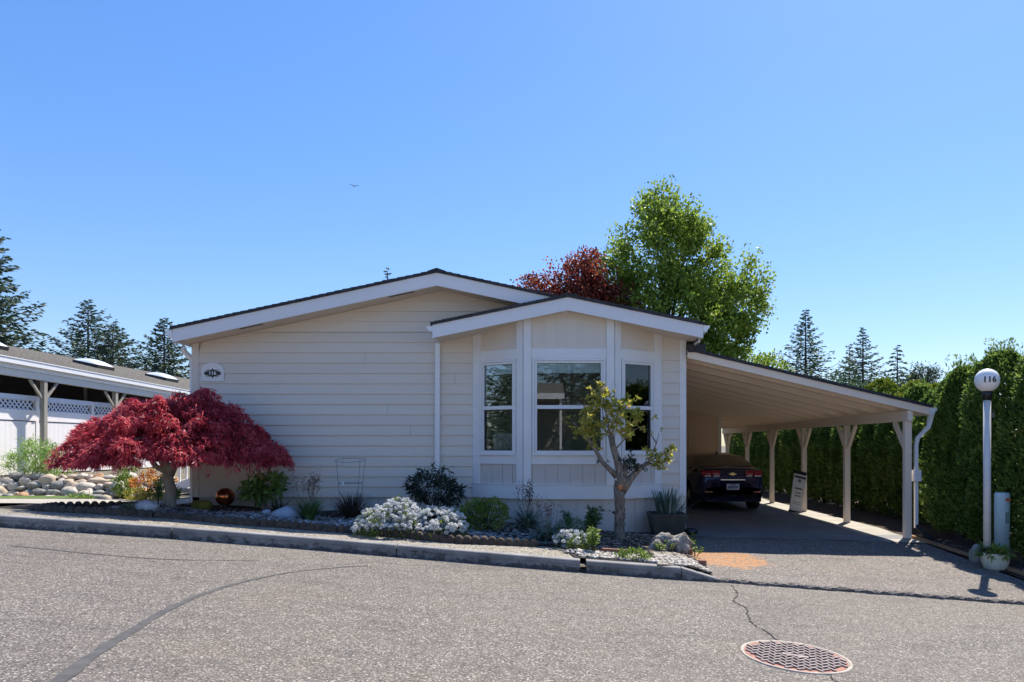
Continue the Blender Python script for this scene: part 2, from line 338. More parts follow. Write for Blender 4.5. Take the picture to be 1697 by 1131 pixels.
# ------------------------------------------------------------------ terrain
KX = [-60, -12, -7.39, -5.08, -3.28, .35, 2.07, 5.75, 12, 60]
KY = [9.3, 9.25, 9.14, 9.10, 8.97, 8.58, 8.49, 8.30, 8.1, 7.5]
WX = [-12, -6.5, -5.48, -1.67, 0, .9, 2.4, 6.4, 8, 20]
WZ = [.56, .54, .46, .32, .19, .11, 0, -.09, -.12, -.2]
def yk(x): return float(np.interp(x, KX, KY))
def S(x): return .03 - .065 * max(-9, min(9, x))
def W(x): return float(np.interp(x, WX, WZ))
def sstep(t): t = max(0, min(1, t)); return t * t * (3 - 2 * t)
def top(x):                                   # lot level right behind the kerb
    return S(x) + .14 - .10 * sstep((x - 1.66) / .52)
def mound(x, y): return .42 * sstep((y - 13.65) / .9) * sstep((-8.55 - x) / .7)
def G(x, y):
    k = yk(x)
    if y < k: return S(x)
    t = min(1, (y - k) / (12.3 - k))
    return top(x) * (1 - t) + W(x) * t + mound(x, y)
def at(u, v, dz=0):                            # where the photograph's ray meets the ground
    y = 10.0
    for _ in range(60):
        x = (u - U0) * y / F; z = G(x, y) + dz
        y += ((CH - z) * F / (v - V0) - y) * .35
    x = (u - U0) * y / F
    return Vector((x, y, G(x, y)))
def sheet(xs, ys, fz, name, m, par=False):
    mb = MB(); nx, ny = len(xs), len(ys)
    vs = []
    for y in ys:
        for x in xs: vs.append((x, y, fz(x, y)) if not callable(y) else (x, y(x), fz(x, y(x))))
    mb.add(vs, [(j * nx + i, j * nx + i + 1, (j + 1) * nx + i + 1, (j + 1) * nx + i) for j in range(ny - 1) for i in range(nx - 1)], True)
    return mb.build(name, m)
xs_all = sorted(set([-2500, -400, -100, -60, -30, -20] + [round(-13 + .25 * i, 3) for i in range(108)] + [16, 20, 30, 60, 100, 400, 2500]))
kind(sheet(xs_all, [-3.6, -2, 0, 2, 4, 6, 7.5, (lambda x: yk(x) - .4), (lambda x: yk(x) + .02)], lambda x, y: S(x), 'street', 'street_asphalt'))
kind(sheet(xs_all, [(lambda x: yk(x) + .01)] + [(lambda x, t=t: yk(x) + t * (12.3 - yk(x))) for t in (.05, .2, .4, .6, .8, 1)] + [13, 13.5, 13.8, 14.1, 14.4, 14.7, 15.2, 16, 18, 22, 30, 60, 200, 2500],
     lambda x, y: G(x, y) - .05, 'ground', 'far_ground'))
kind(sheet(xs_all, [-2500, -300, -60, -20, -8, -3.6], lambda x, y: S(x) + .10, 'far_bounce_ground', 'path_concrete'))  # unseen ground across the street, made pale to bounce light into the shade

def strip(pts, width, name, m, dz=.004, fz=None):
    mb = MB(); vs = []
    P = [Vector(p) for p in pts]
    for i, p in enumerate(P):
        t = (P[min(i + 1, len(P) - 1)] - P[max(i - 1, 0)]); t.z = 0; t.normalize(); nrm = Vector((-t.y, t.x, 0))
        wd = width[i] if hasattr(width, '__len__') else width
        for s in (-.5, .5):
            q = p + nrm * wd * s; vs.append((q.x, q.y, (fz or S)(q.x) + dz))
    mb.add(vs, [(2 * i, 2 * i + 2, 2 * i + 3, 2 * i + 1) for i in range(len(P) - 1)])
    return mb.build(name, m)
def dens(pts, step, rng, jit):
    P = [Vector(q) for q in pts]; out = []
    for i in range(len(P) - 1):
        p0 = P[max(i - 1, 0)]; p1 = P[i]; p2 = P[i + 1]; p3 = P[min(i + 2, len(P) - 1)]
        n = max(1, int((p2 - p1).length / step))
        for k in range(n):
            t = k / n; q = .5 * ((2 * p1) + (p2 - p0) * t + (2 * p0 - 5 * p1 + 4 * p2 - p3) * t * t + (3 * p1 - p0 - 3 * p2 + p3) * t ** 3)
            out.append(Vector((q.x + rng.uniform(-jit, jit), q.y + rng.uniform(-jit, jit), 0)))
    out.append(P[-1]); return out
rng = random.Random(5)
seam = [at(u, v) for u, v in ((60, 1160), (95, 1131), (150, 1090), (215, 1048), (290, 1005), (370, 974), (470, 951), (560, 941), (610, 938))]
seam = dens(seam, .07, rng, .005)
kind(strip(seam, [max(.02, .105 * (1 - i / len(seam) * .8)) * rng.uniform(.8, 1.1) for i in range(len(seam))], 'road_tar_seam', 'tar'))
seam = dens([at(u, v) for u, v in ((20, 905), (80, 911), (160, 919), (250, 926), (330, 929), (430, 929))], .12, rng, .006)
kind(strip(seam, [.035 * rng.uniform(.6, 1.2) * (1 if i < len(seam) * .75 else .5) for i in range(len(seam))], 'road_tar_seam', 'tar'))
for pts, wd in ((((1212, 970), (1222, 985), (1216, 997), (1236, 1008), (1240, 1022), (1248, 1035), (1270, 1048), (1292, 1064)), .016), (((1372, 1118), (1400, 1145)), .012), (((560, 938), (640, 930), (740, 925)), .006)):
    cr = dens([at(u, v) for u, v in pts], .05, rng, .012)
    kind(strip(cr, [wd * rng.uniform(.4, 1.3) for _ in cr], 'road_crack', 'crack_dark', .006))

# kerb: concrete lengths with joints, one lowered end
kerb_profile = lambda h: [(0, -.12), (.022, h - .010), (.032, h), (.15, h + .004), (.15, -.12)]
def kerb(xa, xb, ha=None, hb=None, name='kerb'):
    n = max(2, int((xb - xa) / .25)); vs = []; uv = []
    for i in range(n + 1):
        t = i / n; x = xa + (xb - xa) * t; h = .15
        if ha is not None: h = ha + (hb - ha) * sstep(t)
        for dy, dz in kerb_profile(h): vs.append((x, yk(x) + dy, S(x) + dz)); uv.append((x, dz / .15))
    k = 5; fs = [(i * k + j, (i + 1) * k + j, (i + 1) * k + j + 1, i * k + j + 1) for i in range(n) for j in range(k - 1)] + [tuple(range(k - 1, -1, -1)), tuple(range(n * k, n * k + k))]
    mb = MB(); mb.add(vs, fs); o = mb.build(name, 'kerb_concrete')
    ul = o.data.uv_layers.new(name='UVMap')
    for l in o.data.loops: ul.data[l.index].uv = uv[l.vertex_index]
    return kind(o)
kj = [(-14, -7.9), (-7.88, -5.08), (-5.065, -2.02), (-2.005, .36), (.44, 1.62)]
for a, b in kj: kerb(a, b)
kerb(1.63, 2.12, .15, .035)
# exposed aggregate pavement between the kerb and the bed edging
EDG = [(60, 848), (180, 854), (300, 861.5), (380, 870), (470, 876), (557, 883), (660, 892), (763, 902), (850, 905), (922, 908)]
edg = [at(u, v) for u, v in EDG]; ex = [p.x for p in edg]; ey = [p.y for p in edg]
def ye(x): return float(np.interp(x, ex, ey))
kind(sheet([-14 + .2 * i for i in range(71)] + [.2, .32], [(lambda x: yk(x) + .145), (lambda x: (yk(x) + ye(x)) / 2 + .1), (lambda x: ye(x) + .03)], lambda x, y: G(x, y) + .006, 'pavement', 'aggregate'))
# the bed
def Gb(x, y): return G(x, y) + .02 + .03 * math.sin(x * 3.1) * math.sin(y * 2.7) * sstep((y - ye(min(x, .1)) - .1) / .5)
kind(sheet([-8.4 + .15 * i for i in range(70)] + [2.05], [(lambda x, t=t: (yk(x) + .145 if x > .15 else ye(x) + .02) * (1 - t) + (12.33) * t) for t in (0, .1, .25, .4, .6, .8, 1)],
           lambda x, y: Gb(x, y), 'garden_bed', 'bed_soil'))
# driveway apron, slab, side strip, mulch
kind(MB().box(.355, .445, yk(.4) + .01, yk(.4) + .16, S(.4) - .1, S(.4) + .045).build('soil_gap', 'bed_soil'))
xa = [2.10, 2.12] + [2.30 + .2 * i for i in range(22)] + [6.5]
xa = [2.03 + .05 * i for i in range(91)]
def lip(x): return .03 + .018 * math.sin(x * 9) + .014 * math.sin(x * 23 + 1) + .010 * math.sin(x * 51)
rows = [(lambda x: yk(x) + lip(x) - .01, lambda x: S(x) - .01), (lambda x: yk(x) + lip(x), lambda x: S(x) + .030 + .012 * math.sin(x * 31)), (lambda x: yk(x) + lip(x) + .03, lambda x: S(x) + .048), (lambda x: yk(x) + .16, lambda x: S(x) + .058)]
rows += [((lambda x, y=y: y), (lambda x, y=y: G(x, y) + .012 + .006 * math.sin(x * 5 + y * 3))) for y in (8.9, 9.3, 9.8, 10.4, 11.2, 12.0)]
mb = MB(); nx = len(xa); vs = [(x, fy(x), fz(x)) for fy, fz in rows for x in xa]
mb.add(vs, [(j * nx + i, j * nx + i + 1, (j + 1) * nx + i + 1, (j + 1) * nx + i) for j in range(len(rows) - 1) for i in range(nx - 1)])
kind(mb.build('driveway', 'apron_asphalt'))
kind(sheet([2.43 + .4 * i for i in range(10)] + [6.55], [12.004, 12.3, 13, 15, 18, 21.6, 26], lambda x, y: G(x, y) + .016, 'driveway_slab', 'slab_concrete'))
kind(sheet([5.86, 6.1, 6.3, 6.5, 6.68], [11.9, 12.1, 14, 18, 22, 26], lambda x, y: G(x, y) + .024, 'concrete_strip', 'path_concrete'))
kind(sheet([6.56 + .2 * i for i in range(20)], [(lambda x: yk(x) + .05), 9, 9.5, 10, 10.5, 11, 11.5, 12, 12.6, 14, 18, 28], lambda x, y: G(x, y) + .015 + .02 * math.sin(x * 9 + y * 5) * math.sin(y * 7) + .05 * sstep((x - 6.7) / .5), 'mulch_bed', 'mulch'))
# left side: path, lawn, bank soil
kind(sheet([-14 + .5 * i for i in range(16)], [11.6, 12.2, 12.8, 13.1], lambda x, y: G(x, y) + .03, 'path', 'path_concrete'))
kind(sheet([-14, -13, -12, -11, -10, -9.5, -9.2], [13.12, 13.3, 13.5, 13.72], lambda x, y: G(x, y) + .035, 'lawn', 'lawn_green'))

# ------------------------------------------------------------------ foliage helpers
def unit(a): return a / np.maximum(np.linalg.norm(a, axis=1, keepdims=True), 1e-9)
def leaves(P, D, L, Wd, rg, flat=None):
    """diamond leaves at P pointing along D; returns verts, faces"""
    n = len(P); D = unit(D); r = rg.normal(size=(n, 3))
    if flat is not None: r = r * (1 - flat) + np.array([0, 0, 1.0]) * flat * 2
    Sx = unit(np.cross(D, r)); L = np.broadcast_to(L, (n,))[:, None]; Wd = np.broadcast_to(Wd, (n,))[:, None]
    N = np.cross(Sx, D)
    V = np.stack([P, P + D * L * .45 + Sx * Wd * .5 + N * L * .06, P + D * L, P + D * L * .45 - Sx * Wd * .5 + N * L * .06], 1).reshape(-1, 3)
    return V, np.arange(n * 4).reshape(n, 4)
def fol(name, m, sets, parent=None):
    V = []; Fc = []; b = 0
    for v, f in sets: V.append(v); Fc.append(f + b); b += len(v)
    V = np.concatenate(V); Fc = np.concatenate(Fc)
    me = bpy.data.meshes.new(name); me.vertices.add(len(V)); me.vertices.foreach_set('co', V.astype(np.float32).ravel())
    me.loops.add(Fc.size); me.loops.foreach_set('vertex_index', Fc.astype(np.int32).ravel())
    me.polygons.add(len(Fc)); me.polygons.foreach_set('loop_start', np.arange(0, Fc.size, 4, dtype=np.int32))
    try: me.polygons.foreach_set('loop_total', np.full(len(Fc), 4, dtype=np.int32))
    except Exception: pass
    me.update(calc_edges=True); me.validate(); me.materials.append(MATS[m])
    o = bpy.data.objects.new(name, me); C.objects.link(o)
    if parent is not None: o.parent = parent
    return o
def rdir(n, rg, up=0.0): d = rg.normal(size=(n, 3)); d[:, 2] += up; return unit(d)
def blades(n, rg, length, width, spread, droop, seg=5, base=.04, c=(0, 0, 0), lean=0):
    V = []; Fc = []; b = 0
    for i in range(n):
        a = rg.uniform(0, 2 * math.pi); h = np.array([math.cos(a), math.sin(a), 0]); s = np.array([-h[1], h[0], 0])
        L = length * rg.uniform(.65, 1.1); sp = spread * rg.uniform(.2, 1.1); dr = droop * rg.uniform(.5, 1.3)
        p = np.array(c) + h * base * rg.uniform(0, 1.5); el = math.pi / 2 - sp; wv = width * rg.uniform(.7, 1.2)
        for k in range(seg + 1):
            t = k / seg; w_ = wv * (1 - t ** 2.2) * .5 + .0008
            V += [p - s * w_, p + s * w_]
            p = p + (h * math.cos(el) + np.array([0, 0, math.sin(el)])) * L / seg; el -= dr / seg * (1 + t)
        Fc += [[b + 2 * k, b + 2 * k + 1, b + 2 * k + 3, b + 2 * k + 2] for k in range(seg)]; b += 2 * (seg + 1)
    return np.array(V), np.array(Fc)
def blob_pts(n, rg, blobs, shell=.5):
    """points in ellipsoids (c, r), biased to the surface"""
    vol = np.array([b[1][0] * b[1][1] * b[1][2] for b in blobs]) ** .7; vol /= vol.sum()
    idx = rg.choice(len(blobs), n, p=vol); d = rdir(n, rg); rr = rg.uniform(0, 1, n) ** (1 / 3)
    rr = shell * (0.72 + .28 * rr) + (1 - shell) * rr
    c = np.array([blobs[i][0] for i in idx]); r = np.array([blobs[i][1] for i in idx])
    return c + d * r * rr[:, None], d
def clumps(rg, blobs, nc, per, cr, L, Wd, up=.2, shell=.5, out=.6):
    cp, d = blob_pts(nc, rg, blobs, shell)
    P = np.repeat(cp, per, 0) + np.clip(rg.normal(size=(nc * per, 3)), -1.7, 1.7) * cr * rg.uniform(.5, 1.3, size=(nc, 1)).repeat(per, 0)
    D = np.repeat(d, per, 0) * out + rg.normal(size=(nc * per, 3)) * .6; D[:, 2] += up
    return leaves(P, D, L * rg.uniform(.6, 1.25, nc * per), Wd * rg.uniform(.7, 1.2, nc * per), rg), cp

def broadleaf(name, loc, blobs, leafmat, label, cat, nc, per, cr, L, Wd, trunk_h, tr, seed, barkm='bark_dark', limbs=26):
    rg = np.random.default_rng(seed); t = tag(empty(name, loc), label, cat)
    (V, Fc), cp = clumps(rg, blobs, nc, per, cr, L, Wd)
    fol('crown', leafmat, [(V, Fc)], t)
    mb = MB(); fk = Vector((0, 0, trunk_h)); topz = max(b[0][2] + b[1][2] for b in blobs)
    mb.tube([(0, 0, -.2), (.03, 0, trunk_h * .5), (0, .02, trunk_h), (.05, 0, (trunk_h + topz) / 2), (0, 0, topz * .92)], [tr * 1.2, tr, tr * .8, tr * .4, tr * .08], 8)
    for i in rg.choice(len(cp), min(limbs, len(cp)), replace=False):
        e = Vector(cp[i]); st = Vector((0, 0, trunk_h * .8 + (e.z - trunk_h * .8) * .45 if e.z > trunk_h else trunk_h * .8))
        md = st.lerp(e, .5) + Vector((0, 0, .12 * (e - st).length)); mb.tube([st, md, e], [tr * .32, tr * .18, tr * .05], 5)
    mb.build('trunk', barkm, t); return t
def conifer(name, loc, h, r, label, seed, leafmat='fir_leaf', z0=.12, nb=90, droop=.25, tip=.35, dens_=34, ragged=.3, L=.42, cat='tree', group=None, pw=.85):
    nb = int(nb * 1.45); L = L * .74; rg = np.random.default_rng(seed); t = tag(empty(name, loc), label, cat, group); sets = []; mb = MB()
    mb.tube([(0, 0, -.3), (0, 0, h * .5), (0, 0, h * .98)], [h * .018, h * .010, .02], 7)
    for i in range(nb):
        q = (i + rg.uniform(0, 1)) / nb; z = h * (z0 + (1 - z0) * q); rad = max(.15, r * (1 - q) ** pw * (1 + rg.uniform(-ragged, ragged * .6)))
        a = i * 2.399 + rg.uniform(-.3, .3); hd = np.array([math.cos(a), math.sin(a), 0])
        k = int(dens_ * 2.5 * (rad / r) + 12); tt = rg.uniform(.03, 1, k)
        zz = z + rad * (-droop * tt + (droop + tip * .4) * tt ** 2.4)
        P = hd * (rad * tt)[:, None]; P[:, 2] = zz
        side = np.array([-hd[1], hd[0], 0]); sg = rg.choice([-1, 1], k)
        D = hd * .9 + side * (sg * rg.uniform(.1, 1.1, k))[:, None]; D[:, 2] += rg.uniform(-.5, .3, k)
        wd = (1.1 - tt)
        P = P + side * (sg * rg.uniform(0, .22, k) * rad * wd)[:, None]; P[:, 2] += rg.normal(size=k) * .05 * rad
        sets.append(leaves(P, D, L * rg.uniform(.6, 1.2, k) * (.55 + .45 * (1 - q)), L * .34 * (.6 + .4 * (1 - q)), rg, .2))
        if rad > .3: mb.tube([(0, 0, z), tuple(hd * rad * .5 + np.array([0, 0, z - droop * rad * .35])), tuple(hd * rad * .92 + np.array([0, 0, z + rad * (-droop * .92 + (droop + tip * .4) * .82)]))], [.035 * rad / r + .015, .02, .006], 4, False)
    k = 14; P = np.zeros((k, 3)); P[:, 2] = h * rg.uniform(.94, 1.0, k); D = rdir(k, rg, 1.2); sets.append(leaves(P, D, L * .5, L * .14, rg))
    fol('crown', leafmat, sets, t); mb.build('trunk', 'bark_dark', t); return t
def shrub(name, loc, blobs, leafmat, label, cat, nc, per, cr, L, Wd, seed, group=None, stems=8, up=.4, shell=.6, out=.6, stemm='bark_dark', sr=.006):
    rg = np.random.default_rng(seed); t = tag(empty(name, loc), label, cat, group)
    (V, Fc), cp = clumps(rg, blobs, nc, per, cr, L, Wd, up, shell, out); V[:, 2] = np.maximum(V[:, 2], -.02)
    fol('foliage', leafmat, [(V, Fc)], t)
    if stems:
        mb = MB()
        for i in rg.choice(len(cp), stems): e = Vector(cp[i]); mb.tube([(rg.uniform(-.03, .03), rg.uniform(-.03, .03), -.03), e * .5 + Vector((0, 0, .02)), e], [sr * 1.6, sr, sr * .5], 5)
        mb.build('stem', stemm, t)
    return t
def rock(name, loc, s, m, seed, label=None, cat=None, rz=0, lump=.22, parent=None, group=None, k=22):
    rg = random.Random(seed); ph = [rg.uniform(0, 6.28) for _ in range(9)]; mb = MB().sphere((0, 0, 0), 1, k, 14)
    vs = []
    for x, y, z in mb.v:
        d = 1 + lump * (.5 * math.sin(2.1 * x + ph[0]) + .4 * math.sin(2.7 * y + ph[1]) + .35 * math.sin(3.1 * z + ph[2]) + .22 * math.sin(5.3 * x + ph[3] + 2 * y) + .18 * math.sin(6.1 * y + ph[4] - 3 * z))
        q = Euler((0, 0, rz)).to_matrix() @ Vector((x * d * s[0], y * d * s[1], z * d * s[2])); vs.append(tuple(q))
    mb.v = vs; o = mb.build(name, m, parent); o.location = loc
    if label: tag(o, label, cat, group)
    return o

# ------------------------------------------------------------------ the house
YW = 12.30
def X_(u, y=YW): return (u - U0) * y / F
def Z_(v, y=YW): return CH - (v - V0) * y / F
XL, XR, YB = -6.48, 2.425, 25.0
RX, RZ, RS = -1.977, 4.584, .2137             # main ridge at the fascia top, slope
house = tag(empty('mobile_home', (0, 0, 0)), 'low beige house with lap siding, white trim and a bay window behind the front garden', 'house')
def lap(mb, xa, xb, z0, z1, pitch, y, roof=None, proud=.020):
    k = 0; z = z0
    while z < z1:
        zt = min(z + pitch, z1)
        def rng_(zz):
            a, b = xa, xb
            if roof: a = max(a, RX - (roof - zz) / RS); b = min(b, RX + (roof - zz) / RS)
            return a, b
        a0, b0 = rng_(z); a1, b1 = rng_(zt)
        if b0 <= a0: break
        if b1 <= a1: a1 = b1 = min(max(RX, xa), xb)
        vs = [(a0, y - proud, z), (b0, y - proud, z), (b1, y, zt), (a1, y, zt), (a0, y, z), (b0, y, z)]
        mb.add(vs, [(0, 1, 2, 3), (4, 5, 1, 0)]); z += pitch
    return mb
def grooved(mb, xa, xb, z0f, z1, y, pitch=.225, gap=.008, M=None, dep=.012, z1f=None):
    x = xa
    while x < xb - .01:
        x2 = min(xb, x + pitch - gap); za = z0f(x) if callable(z0f) else z0f; zb = z0f(x2) if callable(z0f) else z0f
        zt1 = z1f(x) if z1f else z1; zt2 = z1f(x2) if z1f else z1
        vs = [(x, y, za), (x2, y, zb), (x2, y, zt2), (x, y, zt1), (x, y + dep, za), (x2, y + dep, zb), (x2, y + dep, zt2), (x, y + dep, zt1)]
        if M is not None: vs = [M @ Vector(q) for q in vs]
        mb.add(vs, [(0, 1, 2, 3), (0, 3, 7, 4), (1, 5, 6, 2)]); x += pitch
    return mb
mb = MB(); zmain = RZ - .20
lap(mb, -6.35, X_(785), .672, 3.65, .186, YW, zmain)
lap(mb, -6.35, 2.3, .672 + 16 * .186, 4.5, .186, YW, zmain)
mb.build('siding', 'siding_paint', house)
jr = random.Random(21)
for k in (1, 3, 6, 8, 11, 13):
    zz = .672 + .186 * k; xx = -6.2 + 1.22 * jr.randrange(1, 4) + (k % 3) * .4; mb = MB(); mb.add([(xx, YW - .0215, zz + .004), (xx + .004, YW - .0215, zz + .004), (xx + .004, YW - .002, zz + .184), (xx, YW - .002, zz + .184)], [(0, 1, 2, 3)]); mb.build('board_joint', 'vent_dark', house)
mb = MB(); lap(mb, X_(1095) - .02, X_(1126), .70, 3.66, .203, YW); mb.build('siding', 'siding_paint', house)
mb = MB(); mb.box(X_(1095) - .02, XR, YW - .006, YW + .006, .55, .7); mb.build('frieze_board', 'siding_paint', house)
mb = MB(); grooved(mb, XL, X_(785) + .05, lambda x: W(x) - .15, .672, YW + .02); mb.build('skirting', 'skirt_paint', house)
mb = MB(); grooved(mb, X_(1095) - .05, XR, lambda x: W(x) - .15, .56, YW + .004, .24); mb.build('skirting', 'skirt_paint', house)
mb = MB(); mb.box(XL, X_(330), YW - .02, YW + .02, .672, 3.45); mb.build('corner_trim', 'siding_paint', house, .004)
mb = MB(); mb.box(X_(1126), XR, YW - .022, YW + .02, .70, 3.50); mb.build('corner_trim', 'trim_white', house, .004)
# other outside walls (hollow inside), floor and room
mb = MB(); mb.box(XL + .005, XL + .12, YW + .02, YB, W(XL) - .2, 3.46); mb.box(XR - .12, XR - .005, YW + .02, YB, -.2, 3.46); mb.box(XL + .12, XR - .12, YB - .12, YB, -.2, 3.46)
mb.box(XL + .12, -1.45, YW + .03, YW + .10, W(XL) - .2, 3.46); mb.box(2.0, XR - .12, YW + .03, YW + .10, -.2, 3.46)
mb.build('side_wall', 'siding_paint', house)
mb = MB(); mb.box(-4.5, XR - .13, YW + .11, 18, .70, .76); mb.build('floor', 'room_floor', house)
mb = MB(); mb.box(-4.5, XR - .13, 16.4, 16.5, .76, 3.4); mb.box(-4.6, -4.5, YW + .11, 16.5, .76, 3.4); mb.box(-4.5, XR - .13, YW + .11, 16.5, 3.4, 3.44)
mb.build('room_wall', 'room_wall', house)

def gable(parent, xr, zr, s, xl, xrt, yf, yb, name='roof', fh=(.225,), shm='shingle_dark', right_fascia=True, xfr=None):
    """shingled gable roof with sloped soffit and rake fascia as sub-parts; zr is the fascia top at the ridge"""
    th = .055; mb = MB()
    def zt(x): return zr - s * abs(x - xr)
    n = 70
    xs = [xl - .03 + (xrt - xl + .06) * i / n for i in range(n + 1)]
    for a, b in ((xs[0], xr), (xr, xs[-1])):
        m_ = 34
        for i in range(m_):
            x0 = a + (b - a) * i / m_; x1 = a + (b - a) * (i + 1) / m_
            lo = .0; st = .010                                   # each course laps the next one down
            if a < xr - 1e-6 and b <= xr + 1e-6: zl0, zl1 = zt(x0) + th, zt(x1) + th - st
            else: zl0, zl1 = zt(x0) + th - st, zt(x1) + th
            yj = random.Random(i * 7 + int(a * 10)).uniform(-.006, .006)
            mb.add([(x0, yf - .03 + yj, zt(x0) + .002), (x1, yf - .03 + yj, zt(x1) + .002), (x1, yb, zt(x1) + .002), (x0, yb, zt(x0) + .002),
                    (x0, yf - .03 + yj, zl0), (x1, yf - .03 + yj, zl1), (x1, yb, zl1), (x0, yb, zl0)],
                   [(0, 3, 2, 1), (4, 5, 6, 7), (0, 1, 5, 4), (1, 2, 6, 5), (2, 3, 7, 6), (3, 0, 4, 7)])
    # ridge cap
    mb.prism([(xr - .16, zt(xr - .16) + th), (xr, zr + th + .02), (xr + .16, zt(xr + .16) + th), (xr + .15, zt(xr + .15) + th - .02), (xr, zr + th), (xr - .15, zt(xr - .15) + th - .02)], yb - yf + .035, Matrix.Translation((0, yf - .035, 0)))
    r = mb.build(name, shm, parent); h = fh[0]
    mb = MB(); xe = xfr if xfr is not None else xrt
    mb.prism([(xl, zt(xl) - h), (xl, zt(xl)), (xr, zr), (xr, zr - h)], .04, Matrix.Translation((0, yf, 0)))
    mb.prism([(xr, zr - h), (xr, zr), (xe, zt(xe)), (xe, zt(xe) - h)], .04, Matrix.Translation((0, yf, 0)))
    mb.box(xl, xl + .03, yf + .04, yb, zt(xl) - h, zt(xl)); mb.box(xrt - .03, xrt, yf + .04, yb, zt(xrt) - h, zt(xrt))
    mb.build('fascia', 'fascia_white', r, .004)
    mb = MB()
    for a, b in ((xl + .03, xr), (xr, xrt - .03)):
        if xfr is not None and a == xr and xfr < b: b = xfr
        mb.add([(a, yf + .04, zt(a) - h + .03), (b, yf + .04, zt(b) - h + .03), (b, YW + .3, zt(b) - h + .03), (a, YW + .3, zt(a) - h + .03)], [(0, 1, 2, 3)])
    mb.build('soffit', 'soffit_cream', r)
    return r, zt
YM, YF = 11.76, 11.56
r1, zt1 = gable(house, RX, RZ, RS, -6.535, 2.57, YM, 25.4, xfr=.3)
r2, zt2 = gable(house, .276, 4.119, .205, -2.02, 2.57, YF, 13.4)
# extend the main soffit over the side eaves and the attic closing strip is hidden by the fascia
mb = MB()
for a, b in ((-5.45, -5.05), (-2.85, -2.4)):
    mb = MB(); z = [zt1(a) - .225 + .026, zt1(b) - .225 + .026]; mb.add([(a, YM + .05, z[0]), (b, YM + .05, z[1]), (b, YM + .22, z[1]), (a, YM + .22, z[0])], [(0, 1, 2, 3)]); mb.build('soffit_vent', 'vent_dark', r1)
# eave gutters with an ogee profile, and downspouts
def gutter(parent, x, z, y0, y1, side, m='gutter_white', name='gutter', w_=.12, h_=.12, zb=None):
    p = [(0, 0), (0, -h_), (side * w_ * .6, -h_), (side * w_ * .72, -h_ * .6), (side * w_, -h_ * .35), (side * w_, 0), (side * (w_ - .008), 0), (side * (w_ - .008), -h_ * .33), (side * w_ * .64, -h_ * .58), (side * w_ * .55, -h_ + .008), (side * .008, -h_ + .008), (side * .008, 0)]
    M = Matrix.Translation((x, y0, z)); mb = MB(); mb.prism(p, y1 - y0, M)
    mb.prism([(0, 0), (0, -h_), (side * w_ * .6, -h_), (side * w_ * .72, -h_ * .6), (side * w_, -h_ * .35), (side * w_, 0)], .006, Matrix.Translation((x, y0 - .006, z)))
    return mb.build(name, m, parent)
gutter(r1, -6.537, zt1(-6.535) - .02, YM, 25.3, -1)
gutter(r2, -2.022, zt2(-2.02) - .025, YF + .01, 12.2, -1, w_=.10, h_=.085)
gutter(r2, 2.572, zt2(2.57) - .01, YF + .01, 13.2, 1, w_=.11, h_=.11)
def dspout(parent, pts, m='gutter_white', r=.05, name='downspout'):
    mb = MB(); mb.tube(pts, r, 4, square=True); return mb.build(name, m, parent)
dspout(house, [(-6.60, 12.25, 3.36), (-6.62, 12.3, 3.30), (-6.53, 12.38, 3.18), (-6.52, 12.4, 3.05), (-6.52, 12.4, .50)], r=.048)
dspout(house, [(X_(726.5), YW - .055, 3.44), (X_(726), YW - .055, 1.12)], r=.058)
# address plaque
pl = MB(); cx, cz = X_(352.5, 12.27), Z_(618.5, 12.27)
arch = [(-.20, -.15), (.20, -.15), (.20, .06)] + [(.20 * math.cos(a), .07 + .115 * math.sin(a)) for a in [math.pi * i / 16 for i in range(1, 16)]] + [(-.20, .06)]
plq = MB(); plq.prism([(cx + x, cz + z) for x, z in arch], .02, Matrix.Translation((0, 12.265, 0)))
plaque = plq.build('address_plaque', 'trim_white', None, .003); tag(plaque, 'white arched house number plaque reading 116 on the siding above the red tree', 'number plaque')
sc_ = MB(); pts = []
for i in range(64):
    a = 2 * math.pi * i / 64; rx = .148; rz = .050
    x = rx * math.copysign(abs(math.cos(a)) ** .75, math.cos(a)); z = rz * math.copysign(abs(math.sin(a)) ** .6, math.sin(a)) * (1 + .22 * math.cos(4 * a) * 1)
    pts.append((cx + x, cz - .005 + z))
sc_.prism(pts, .006, Matrix.Translation((0, 12.259, 0)))
for s in (1, -1):
    sc_.prism([(cx, cz - .005 + s * .090), (cx + .018, cz - .005 + s * .066), (cx, cz - .005 + s * .045), (cx - .018, cz - .005 + s * .066)][::s], .005, Matrix.Translation((0, 12.260, 0)))
    for q in (1, -1):
        sc_.tube([(cx + q * (.03 + .09 * t), 12.261, cz - .005 + s * (.040 + .024 * math.sin(t * 3.1))) for t in [i / 8 for i in range(9)]], .0035, 5)
sc_.build('scroll_ornament', 'black_paint', plaque)
text_mesh('house_number', '116', .092, 'number_white', plaque, Matrix.Translation((cx, 12.257, cz - .005)) @ FACE, .0015, .002)

